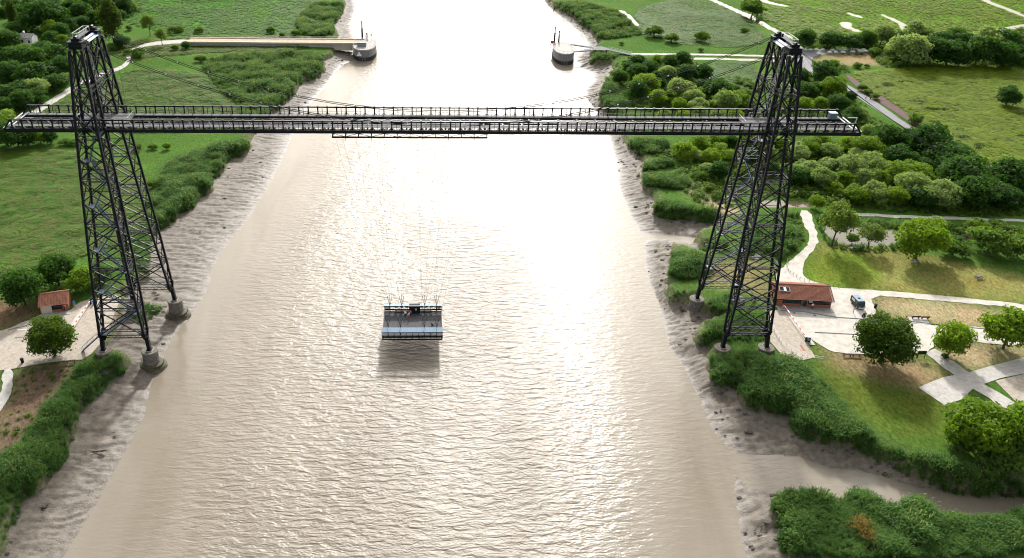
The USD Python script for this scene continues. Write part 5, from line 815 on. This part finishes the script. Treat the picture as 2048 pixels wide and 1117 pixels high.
BAY = [(-6.7, -5.2, 'brick'), (-5.2, -2.1, 'win'), (-2.1, -.75, 'win'), (-.75, 1.0, 'door'), (1.0, 2.35, 'sign'), (2.35, 4.5, 'win'), (4.5, 6.7, 'win')]
for a, b_, k in BAY:
    c, w = (a+b_)/2, b_-a
    if k == 'brick': part(kr, 'front_wall', bx((c, .12, 1.17), (w, .24, 2.34)), BRICK)
    elif k == 'door': part(kr, 'door_opening', bx((c, 1.6, 1.1), (w, .1, 2.2)), RENDER, 'open doorway with pale interior'); part(kr, 'door_leaf', bx((c+.45, .3, 1.05), (.75, .06, 2.1)), GLASS)
    else:
        part(kr, 'dado', bx((c, .12, .42), (w, .24, .84)), BRICK); f = part(kr, 'window', bx((c, .10, 1.58), (w-.1, .06, 1.40)), GLASS)
        part(f, 'frame', cat(bx((c, .06, 2.28), (w, .1, .1)), bx((c, .06, .88), (w, .1, .08)), bx((a+.05, .06, 1.58), (.1, .1, 1.5)), bx((b_-.05, .06, 1.58), (.1, .1, 1.5)), *[bx((a+w*t, .06, 1.58), (.05, .08, 1.4)) for t in (.33, .67)]), DARK)
part(kr, 'notice_poster', bx((1.7, .02, 1.75), (1.0, .04, .75)), mat('pale_poster', (.62, .70, .80), .6))
part(kr, 'front_lintel', bx((0, .12, 2.36), (W, .26, .16)), DARK)
rf = part(kr, 'roof', tuple(np.array(q)+([0, -.75, 2.34] if i == 0 else 0) for i, q in enumerate(tile_sheet(W+.6, 4.65, 1.72, 14, 40))), TILE)
rv, rfc = tile_sheet(W+.6, 3.6, 1.5, 11, 40); part(rf, 'rear_slope', (np.c_[-rv[:, 0], 7.5-rv[:, 1], rv[:, 2]+2.55], rfc), TILE); part(rf, 'ridge', tube((-W/2-.3, 3.9, 4.08), (W/2+.3, 3.9, 4.08), .14, n=8), TILE)
for x in (-W/2-.3, W/2+.3): part(rf, 'verge', cat(bar((x, -.75, 2.38), (x, 3.9, 4.1), .08, .2), bar((x, 3.9, 4.1), (x, 7.5, 2.6), .08, .2)), DARK)
part(kr, 'gutter', tube((-W/2-.3, -.8, 2.3), (W/2+.3, -.8, 2.3), .08, n=6), DARK)
ang = math.atan2(1.72, 4.65); sk = np.array([-4.6, 2.15, 2.34+1.72*(2.15+.75)/4.65+.17]); t_ = np.array([0, math.cos(ang), math.sin(ang)])
sl = part(kr, 'skylight', bar(sk-t_*.62, sk+t_*.62, 2.3, .10), DARK); part(sl, 'frame', cat(bar(sk-t_*.70, sk-t_*.62, 2.6, .16), bar(sk+t_*.62, sk+t_*.70, 2.6, .16), *[bar(sk-t_*.7+[k, 0, 0], sk+t_*.7+[k, 0, 0], .12, .16) for k in (-1.25, 1.25)]), STEEL); part(sl, 'pale_blind', bar(sk-t_*.6+[.1, 0, .06], sk+t_*.6+[.1, 0, .06], .62, .03), WHITE)
kl = thing('shelter_hut', 'small brick hut with weathered red tiled roof on the left quay', 'hut', (-92.2, 6.05, 4.05), 15.5); W = 6.2
for x in (-W/2+.1, W/2-.1): part(kl, 'gable_wall', gable(x, 0, 3.2, 5.4, 2.2, 1.35, .2), BRICK)
part(kl, 'rear_wall', bx((0, 5.3, 1.1), (W-.4, .2, 2.2)), BRICK); part(kl, 'rendered_wall', bx((-1.75, .1, 1.1), (2.5, .2, 2.2)), RENDER); part(kl, 'front_wall', bx((2.45, .1, 1.1), (1.3, .2, 2.2)), BRICK); part(kl, 'dado', bx((.65, .1, .3), (2.3, .2, .6)), BRICK)
part(kl, 'dark_opening', bx((.65, .5, 1.4), (2.3, .1, 1.6)), GLASS); part(kl, 'notice', bx((2.4, -.03, 1.35), (.45, .04, .6)), RENDER); part(kl, 'opening_frame', cat(bx((-.45, .08, 1.1), (.12, .24, 2.2)), bx((1.75, .08, 1.1), (.12, .24, 2.2)), bx((.65, .08, 2.15), (2.3, .24, .12))), DARK)
rf = part(kl, 'roof', tuple(np.array(q)+([0, -.5, 2.16] if i == 0 else 0) for i, q in enumerate(tile_sheet(W+.5, 3.7, 1.5, 12, 20))), TILE)
rv, rfc = tile_sheet(W+.5, 2.6, 1.2, 8, 20); part(rf, 'rear_slope', (np.c_[-rv[:, 0], 5.8-rv[:, 1], rv[:, 2]+2.44], rfc), TILE); part(rf, 'ridge', tube((-W/2-.25, 3.2, 3.68), (W/2+.25, 3.2, 3.68), .12, n=8), TILE)
part(kl, 'apron', bx((.2, -1.0, .02), (W+.6, 1.8, .08)), CONC)
ho = thing('white_house', 'small white house with grey roof among the trees at the far left', 'house', (-196, 243, 4.0), -8); part(ho, 'wall', bx((0, 0, 2.1), (6.2, 5, 4.2)), WHITE)
part(ho, 'gable', gable(3.02, -2.5, 0, 2.5, 4.2, 1.6, .2), WHITE); part(ho, 'gable', gable(-3.02, -2.5, 0, 2.5, 4.2, 1.6, .2), WHITE)
rf = part(ho, 'roof', cat(bar((0, -2.9, 4.1), (0, 0, 5.95), 6.6, .16), bar((0, 0, 5.95), (0, 2.9, 4.1), 6.6, .16)), ROCK); part(rf, 'chimney', bx((-2, .5, 6), (.7, .7, 1.5)), WHITE)
part(ho, 'annexe', cat(bx((-5.2, .3, 1.4), (4.2, 4, 2.8)), bar((-5.2, -2, 2.75), (-5.2, 2.5, 3.6), 4.4, .16)), ROCK)
for x in (-1.8, 1.6): w_ = part(ho, 'window', bx((x, -2.52, 2.6), (.9, .08, 1.2)), GLASS); part(w_, 'frame', bx((x, -2.53, 1.95), (1.1, .12, .1)), DARK)
# ---------------------------------------------------------------- vehicles and street furniture
vx, vy = T['van']; VB = mat('van_blue_black', (.022, .040, .050), .5, spec=.2); VR = mat('van_pale_roof', (.24, .32, .39), .75, spec=.1); RUB = mat('rubber', (.012, .012, .012), .85)
v = thing('parked_van', 'small dark blue-black van with pale roof parked facing the road', 'van', (vx, vy+.6, 4.0), 4)
bp = Polygon([(-2.0, .35), (2.0, .35), (2.0, 1.0), (1.75, 1.15), (1.35, 1.95), (-1.9, 1.98), (-2.0, 1.8)]); m = trimesh.creation.extrude_polygon(bp, 1.8, engine='earcut'); q = np.array(m.vertices)
part(v, 'body', (np.c_[q[:, 2]-.9, -q[:, 0], q[:, 1]], np.array(m.faces)), VB); part(v, 'roof', bx((0, .3, 2.02), (1.72, 3.1, .10)), VR); part(v, 'roof_hatch', bx((.05, .1, 2.10), (.55, .5, .08)), DARK)
part(v, 'windscreen', bar((0, -1.73, 1.18), (0, -1.39, 1.90), 1.55, .03, hint=(0, -1, .4)), GLASS); part(v, 'bumper', bx((0, -2.03, .5), (1.8, .12, .28)), STEEL); part(v, 'number_plate', bx((0, -2.10, .55), (.5, .02, .12)), WHITE)
for x in (-.62, .62): part(v, 'headlight', bx((x, -2.01, .86), (.34, .06, .2)), STEEL)
for x in (-.9, .9):
    part(v, 'side_window', bx((x*1.005, -.75, 1.5), (.02, .8, .5)), GLASS); part(v, 'serving_hatch' if x < 0 else 'side_window', bx((x*1.006, .7, 1.42), (.02, 1.4, .6)), RENDER if x < 0 else GLASS)
    for y in (-1.25, 1.2): w_ = part(v, 'wheel', tube((x*.78, y, .33), (x*1.0, y, .33), .33, n=16), RUB); part(w_, 'rim', tube((x*.99, y, .33), (x*1.02, y, .33), .18, n=12), STEEL)
    part(v, 'mirror', bx((x*1.12, -1.35, 1.35), (.16, .1, .22)), DARK)
def barrier(lab, x, ya, yb, z, pivot):   # boom along y from ya to yb
    t = thing('barrier', lab, 'barrier', (x, ya, z)); n = 14; L = yb-ya
    part(t, 'pivot_post', cat(bx((0, 0, .5), (.35, .45, 1.0)), bx((0, 0, 1.05), (.5, .5, .12))), DARK); part(t, 'counterweight', bx((0, -math.copysign(1.0, L), 1.0), (.5, .9, .5)), DARK); part(t, 'rest_post', cat(bx((0, L*.97, .45), (.12, .12, .9)), bx((0, L*.97, .88), (.3, .15, .08))), WHITE)
    for i in range(n): part(t, 'boom_band', bx((0, L*(i+.5)/n, 1.0), (.17, abs(L)/n*.998, .17)), RED if i % 2 else WHITE)
    part(t, 'control_box', bx((.75, 0, .55), (.5, .4, 1.1)), mat('control_blue_'+lab.split()[0], (.05, .12, .30), .5))
barrier('long red and white barrier boom across the right ramp', 85.6, -7.6, 7.4, 4.05, 0); barrier('red and white barrier boom across the left ramp', -85.0, 9.6, -3.9, 4.05, 0)
setting('barrier_strip', flat(Polygon([(-86.6, -5.5), (-85.4, -5.5), (-85.4, 9), (-86.6, 9)]), 4.056), GRAVEL); setting('ramp_edge_strip', flat(Polygon([(86.0, -9), (87.3, -9), (87.0, 7.0), (86.1, 7.0)]), 4.056), GRAVEL)
def bench(lab, x, y, z=4.0, rz=0, back=False):
    t = thing('bench', lab, 'bench', (x, y, z), rz)
    for k in (-.2, 0, .2): part(t, 'seat_slat', bx((0, k, .46), (2.0, .17, .05)), WOODB)
    for k in (-.75, .75): part(t, 'leg', cat(bx((k, 0, .22), (.10, .42, .44)), bx((k, .0, .03), (.12, .55, .05))), WOODB)
    if back:
        for k in (.62, .82): part(t, 'back_slat', bx((0, .32, k), (2.0, .05, .15)), WOODB)
        for k in (-.75, .75): part(t, 'back_post', bx((k, .30, .66), (.08, .05, .5)), WOODB)
for k, lab in (('bench1', 'dark bench at the road edge, first from the right tower'), ('bench2', 'dark bench at the road edge, half under the big round tree'), ('bench3', 'dark bench just right of the big round tree trunk'), ('bench4', 'dark bench between the big round tree and the notice board')): bench(lab, *T[k])
bench('slatted bench with back on the pale pad, left one of two', *T['bench5'], 4.012, 180, True); bench('dark bench with back on the pale pad, right one of two', *T['bench6'], 4.012, 180, True); bench('dark bench behind the leafy quay tree on the left quay', -80.9, -14.2, 4.05, 10)
for k, lab in (('tab1', 'grey picnic table in the shade of the spreading park tree'), ('tab2', 'grey picnic table on the shaded middle of the lawn'), ('tab3', 'grey picnic table furthest right on the lawn')):
    t = thing('picnic_table', lab, 'picnic table', (*T[k], 3.95), 12)
    for q in (-.28, 0, .28): part(t, 'top_plank', bx((0, q, .75), (1.9, .25, .05)), PLANK)
    for q in (-.78, .78): part(t, 'seat_plank', bx((0, q, .45), (1.9, .26, .05)), PLANK)
    for q in (-.65, .65): part(t, 'trestle', cat(bar((q, -.62, 0), (q, -.2, .74), .09), bar((q, .62, 0), (q, .2, .74), .09), bx((q, 0, .40), (.08, 1.7, .09))), PLANK)
t = thing('notice_board', 'dark notice board on two posts beside the park road', 'notice board', (*T['sign'], 4.0)); part(t, 'panel', bx((0, 0, 1.45), (1.9, .08, .75)), DARK); part(t, 'panel_frame', cat(bx((0, 0, 1.86), (2.0, .12, .07)), bx((0, 0, 1.05), (2.0, .12, .07))), WOODB)
for k in (-.8, .8): part(t, 'post', bx((k, 0, .75), (.12, .12, 1.75)), WOODB)
t = thing('trestle_sign', 'black folding pavement sign standing in front of the van', 'sign', (*T['aboard'], 4.0), 30)
for k in (-1, 1): part(t, 'board', bar((0, k*.34, 0), (0, k*.05, 1.05), .75, .05), DARK)
t = thing('bollard', 'slim orange-red post with black top left of the van', 'post', (*T['walk_p'], 4.0)); part(t, 'post_body', tube((0, 0, 0), (0, 0, .85), .09, n=8), mat('orange_post', (.55, .10, .03), .5)); part(t, 'black_cap', tube((0, 0, .85), (0, 0, 1.25), .11, n=8), DARK)
def litter(lab, x, y, z=4.0):
    t = thing('litter_bin', lab, 'bin', (x, y, z)); part(t, 'bin_body', lathe([(.30, 0), (.36, .95)], 14), DARK); part(t, 'lid', lathe([(.40, .95), (.36, 1.1), (.1, 1.16)], 14), DARK)
litter('dark litter bin at the car park edge right of the van', *T['bin_r']); litter('black litter bin on the left quay beside the lawn corner', *T['bin_l'], 4.05)
t = thing('swing_gate', 'white swing bar on a short post on the left pale quay', 'gate', (-94.8, -2.8, 4.05), 6); part(t, 'bar', bx((-1.0, 0, .95), (2.6, .14, .20)), WHITE); part(t, 'post', bx((.4, 0, .55), (.22, .22, 1.1)), STEEL)
for i, (x, y) in enumerate(T['boulders']):
    rg = np.random.default_rng(300+i); m = trimesh.creation.icosphere(subdivisions=2); q = np.array(m.vertices); q = q*(1+.35*(meshkit.fbm(q*1.6+i, 3, i)-.5)[:, None]*2)*[rg.uniform(1.0, 1.5), .8, .62]; side = 'far' if i < 9 else 'near'
    o = ['left end', 'second', 'third', 'fourth', 'fifth', 'sixth', 'seventh', 'eighth', 'ninth']
    solo('boulder', (q+[x, y, 4.3], np.array(m.faces)), mat('boulder_white', (.62, .60, .55), .9, var=.12, scale=1.) if i == 0 else '/World/Looks/boulder_white', f'pale boulder on the {side} edge of the asphalt road, {o[i if i < 9 else i-9]} from the tower', 'boulder', 'pale boulders lining the asphalt road')
# stone revetment and rope fence along the gravel path
rvp = LineString([tuple(T_) for T_ in [(95.0, 50.8), (95.3, 47.3), (93.6, 42.0), (90.0, 35.5), (87.3, 30.6)]]); st = thing('stone_revetment', 'strip of grey stones along the river side of the gravel path', 'stonework', (0, 0, 0))
rg = np.random.default_rng(8)
for i in range(110):
    q = rvp.interpolate(rg.uniform(0, rvp.length)); c = trimesh.creation.icosphere(subdivisions=1); vv = np.array(c.vertices)*rg.uniform(.75, 1.2, (len(c.vertices), 1))*rg.uniform(.32, .65, 3)*[1, 1, .6]; part(st, 'stone', (vv+[q.x+rg.normal(0, .45)-.5, q.y+rg.normal(0, .35), 4.1], np.array(c.faces)), ROCK)
rope = [(96.0, 31.0), (94.2, 27.5), (94.0, 24.0), (95.5, 20.5), (99.0, 18.2), (104.0, 16.8)]; rl = LineString(rope); fe = thing('rope_fence', 'low pale rope fence around the corner of the picnic lawn', 'fence', (0, 0, 0)); npst = 18
for i in range(npst): q = rl.interpolate(i*rl.length/(npst-1)); part(fe, 'post', tube((q.x, q.y, 3.9), (q.x, q.y, 4.75), .06, n=6), PLANK)
part(fe, 'rope', line([(rl.interpolate(s).x, rl.interpolate(s).y, 4.62-.12*math.sin(math.pi*((s/(rl.length/(npst-1))) % 1))) for s in np.linspace(0, rl.length, 90)], .03, 4), RENDER)
# kerbs along the road and car park
for nm, pts in (('kerb', [(84.2, 5.6), (90, 5.2), (97.3, 2.6), (105, 1.6), (113, 1.0), (121, -.6), (134, -3.2), (150, -5.5)]), ('kerb', [(89.3, -3.8), (97, -4.6), (104, -5.2)]), ('kerb', [(-100, -1.5), (-96.5, 0.4), (-95.3, 3.4), (-89, 5.2)])):
    setting(nm, cat(*[bar((*a, 4.05 if pts[0][0] > 0 else 4.09), (*b_, 4.05 if pts[0][0] > 0 else 4.09), .22, .14) for a, b_ in zip(pts[:-1], pts[1:])]), ROCK)
for x, y in ((87.6, 4.6), (92.3, 3.5)): setting('manhole_cover', lathe([(.4, 4.012), (.4, 4.025)], 18, (x, y, 0)), ASPHALT)
setting('grating', bx((83.8, -10.2, 4.06), (.55, 2.2, .03)), BRICK); setting('grating', bx((112.3, -27.5, 4.03), (1.3, .8, .03)), ASPHALT)
qr = thing('quay_railing', 'thin railing along the river edge of the right quay', 'railing', (0, 0, 4.05)); qp = [(80.2, 4.5), (79.6, -2), (79.4, -8.5), (82, -14.2), (86.5, -15)]
for a, b_ in zip(qp[:-1], qp[1:]):
    for zz in (.5, 1.0): part(qr, 'rail', bar((*a, zz), (*b_, zz), .05), STEEL)
    for s in np.linspace(0, 1, 5)[:-1]: c = np.array(a)+(np.array(b_)-np.array(a))*s; part(qr, 'post', bx((*c, .5), (.06, .06, 1.0)), STEEL)
# ---------------------------------------------------------------- drift and clods on the mud
for i, (x, y, L, lab) in enumerate([(-67.6, -39.5, 4.2, 'tangled driftwood branch on the lower left mud'), (-71.5, -54, 1.6, 'short dark log on the mud below the driftwood branch'), (-83, 62, 0, '')]):
    if not lab: continue
    rg = np.random.default_rng(i); z = .9; ms = [tube((-L/2, 0, z), (L/2, .5, z+.25), .17, .10, 6)]+[tube((rg.uniform(-L/2, L/2), .2, z+.1), (rg.uniform(-L/2, L/2), rg.uniform(-1.2, 1.2), z+rg.uniform(.1, .7)), .07, .03, 4) for _ in range(6)]
    t = thing('driftwood', lab, 'driftwood', (x, y, 0), 35*i); part(t, 'stem', ms[0], TIMB); part(t, 'branch', cat(*ms[1:]), TIMB)
cl = []
rg = np.random.default_rng(17); icoV, icoF = (lambda m: (np.array(m.vertices), np.array(m.faces)))(trimesh.creation.icosphere(subdivisions=1))
strip = NOTLAND.difference(WATER.buffer(.4)).difference(unary_union([P['quay_l'], P['quay_r']]))
for zone, n in ((sbox(30, -80, 95, 330), 300), (sbox(-110, -80, -20, 330), 70)):
    s_ = strip.intersection(zone); x0, y0, x1, y1 = s_.bounds; k = 0; lb = LineString(lr if x0 > 0 else ll)
    while k < n:
        q = (rg.uniform(x0, x1), rg.uniform(y0, y1))
        if shapely.contains_xy(s_, *q) and (rg.uniform() < .35 or lb.distance(shapely.Point(q)) < 2.5) and meshkit.noise(np.array([q[0]/8, q[1]/8, 0])) > .4:
            a, b_ = WATER.distance(shapely.Point(q)), lb.distance(shapely.Point(q)); k += 1
            cl.append((icoV*rg.uniform(.7, 1.2, (len(icoV), 1))*rg.uniform(.12, .42)*[1.6, 1, .5]+[*q, mud_height(a, b_)+.05], icoF))
setting('mud_clods', cat(*cl), mat('mud_clod', (.06, .05, .04), .8, var=.4, scale=1.), 'stuff', 'dark clods and stones scattered over the tidal mud', 'clods')
# ---------------------------------------------------------------- people
SKIN = mat('skin', (.45, .28, .20), .6)
def hull(joints, bones):
    M3 = manifold3d.Manifold; ms = []
    for a, b_ in bones: ms.append(M3.batch_hull([M3.sphere(joints[k][1], 10).translate(joints[k][0]) for k in (a, b_)]))
    return M3.batch_boolean(ms, manifold3d.OpType.Add)
def person(lab, x, y, z, rz, top, legs, hair, pose='stand'):
    t = thing('person', lab, 'person', (x, y, z), rz); J = {}
    sit = pose == 'ride'; hz_ = .98 if sit else .92; lean = -.30 if sit else 0.0
    J['pel'] = ((0, 0, hz_), .135); J['che'] = ((0, lean*.7, hz_+.38), .15); J['nek'] = ((0, lean, hz_+.56), .055); J['hed'] = ((0, lean-.02, hz_+.70), .098); J['chin'] = ((0, lean-.065, hz_+.635), .05); J['nose'] = ((0, lean-.125, hz_+.69), .014)
    bones = [('pel', 'che'), ('che', 'nek'), ('nek', 'hed'), ('hed', 'chin'), ('hed', 'nose')]; tb = [('pel', 'che')]; lb_ = []
    for s, n in ((-1, 'l'), (1, 'r')):
        J['sh'+n] = ((s*.19, lean*.9, hz_+.47), .07); J['hip'+n] = ((s*.09, 0, hz_-.02), .095); J['ear'+n] = ((s*.1, lean-.01, hz_+.69), .02)
        if sit: J['kn'+n] = ((s*.12, -.32, .66 if s < 0 else .80), .06); J['an'+n] = ((s*.12, -.10, .28 if s < 0 else .44), .042); J['to'+n] = ((s*.12, -.28, .22 if s < 0 else .39), .035); J['el'+n] = ((s*.27, lean-.20, hz_+.24), .045); J['wr'+n] = ((s*.24, lean-.42, hz_+.12), .032)
        else: J['kn'+n] = ((s*.10, -.03-.10*s, .49), .06); J['an'+n] = ((s*.11, .02-.16*s, .08), .042); J['to'+n] = ((s*.13, -.15-.16*s, .04), .035); J['el'+n] = ((s*.29, .02+.06*s, hz_+.22), .045); J['wr'+n] = ((s*.27, -.06+.12*s, hz_-.02), .032)
        w = np.array(J['wr'+n][0]); d = w-np.array(J['el'+n][0]); d /= np.linalg.norm(d); J['pa'+n] = (tuple(w+d*.07), .033); bones += [('wr'+n, 'pa'+n)]
        sd = np.cross(d, [1, 0, 0]); sd /= np.linalg.norm(sd)
        for f in range(4): J[f'f{f}'+n] = (tuple(w+d*.08+sd*(.018*(f-1.5))), .009); J[f'g{f}'+n] = (tuple(w+d*(.15+.012*(f in (1, 2)))+sd*(.021*(f-1.5))+np.array([-s*.015, 0, 0])), .008); bones.append((f'f{f}'+n, f'g{f}'+n))
        J['th'+n] = (tuple(w+d*.03-sd*.03), .010); J['ti'+n] = (tuple(w+d*.085-sd*.06), .009); bones += [('th'+n, 'ti'+n)]
        bones += [('che', 'sh'+n), ('sh'+n, 'el'+n), ('el'+n, 'wr'+n), ('pel', 'hip'+n), ('hip'+n, 'kn'+n), ('kn'+n, 'an'+n), ('an'+n, 'to'+n), ('hed', 'ear'+n)]; tb += [('che', 'sh'+n), ('sh'+n, 'el'+n)]; lb_ += [('pel', 'hip'+n), ('hip'+n, 'kn'+n), ('kn'+n, 'an'+n)]
    part(t, 'body', hull(J, bones), SKIN, smooth=50)
    G_ = {k: (p, r*1.13+.008) for k, (p, r) in J.items()}; part(t, 'shirt', hull(G_, tb), top, smooth=50); part(t, 'trousers', hull(G_, lb_), legs, smooth=50)
    part(t, 'hair', hull({'a': ((0, lean+.015, hz_+.735), .102), 'b': ((0, lean+.05, hz_+.68), .085)}, [('a', 'b')]), hair, smooth=50); return t
cl_ = lambda n, c: mat('cloth_'+n, c, .85)
HB, DK, NAVY = mat('hair_brown', (.05, .03, .018), .7), cl_('black', (.02, .02, .024)), cl_('navy', (.02, .03, .09))
person('person in a magenta top and dark trousers standing by the gondola cab', GX-.6, 3.6, 4.1, 20, cl_('magenta', (.45, .03, .30)), NAVY, HB); person('person in a white shirt left of the gondola cab', GX-1.85, 3.3, 4.1, -15, cl_('white', (.75, .73, .72)), DK, HB)
person('person in red trousers leaning by the gondola cab door', GX-1.0, 2.7, 4.1, 60, cl_('pale', (.5, .5, .55)), cl_('red', (.45, .04, .05)), HB)
person('cyclist in black astride a red bicycle on the gondola', GX+4.75, -1.7, 4.1, -80, DK, DK, HB, 'ride')
person('person in bright blue standing outside the left quay hut', *T['pl_blue'], 4.05, 30, cl_('blue', (.05, .18, .60)), cl_('lightblue', (.25, .4, .65)), HB); person('person in dark red and black in front of the left quay hut', *T['pl_red'], 4.05, -20, cl_('darkred', (.25, .03, .03)), DK, HB)
person('person in a pale shirt at the counter of the ticket house', 92.7, 6.3, 4.08, 0, cl_('cream', (.7, .7, .68)), NAVY, HB)
person('walker in a white top on the asphalt road', *T['cyc1'], 4.0, 150, cl_('white2', (.8, .75, .78)), DK, HB); person('walker in dark brown on the verge of the asphalt road', *T['cyc2'], 4.0, 150, cl_('brown', (.10, .045, .03)), DK, HB)
bk = thing('bicycle', 'red bicycle under the cyclist on the gondola', 'bicycle', (GX+4.75, -1.7, 4.1), -80); RF = RED
for y in (-.55, .5):
    tor = trimesh.creation.torus(.33, .025, major_sections=24, minor_sections=6); tor.apply_transform(trimesh.transformations.rotation_matrix(math.pi/2, [0, 1, 0])); tor.apply_translation([0, y, .35]); w_ = part(bk, 'wheel', tor, RUB); part(w_, 'spokes', cat(*[tube((0, y, .35), (0, y+.32*math.cos(a), .35+.32*math.sin(a)), .004, n=3) for a in np.arange(0, 6.28, .52)]), STEEL)
part(bk, 'frame', cat(tube((0, .5, .35), (0, .05, .32), .02), tube((0, .05, .32), (0, .18, .85), .022), tube((0, .05, .32), (0, -.38, .80), .022), tube((0, .16, .80), (0, -.38, .82), .022), tube((0, .5, .35), (0, .17, .80), .016), tube((0, -.55, .35), (0, -.36, .95), .02)), RF); part(bk, 'saddle', bx((0, .2, .88), (.14, .26, .05)), DARK); part(bk, 'handlebar', tube((-.26, -.36, .98), (.26, -.36, .98), .016), DARK)
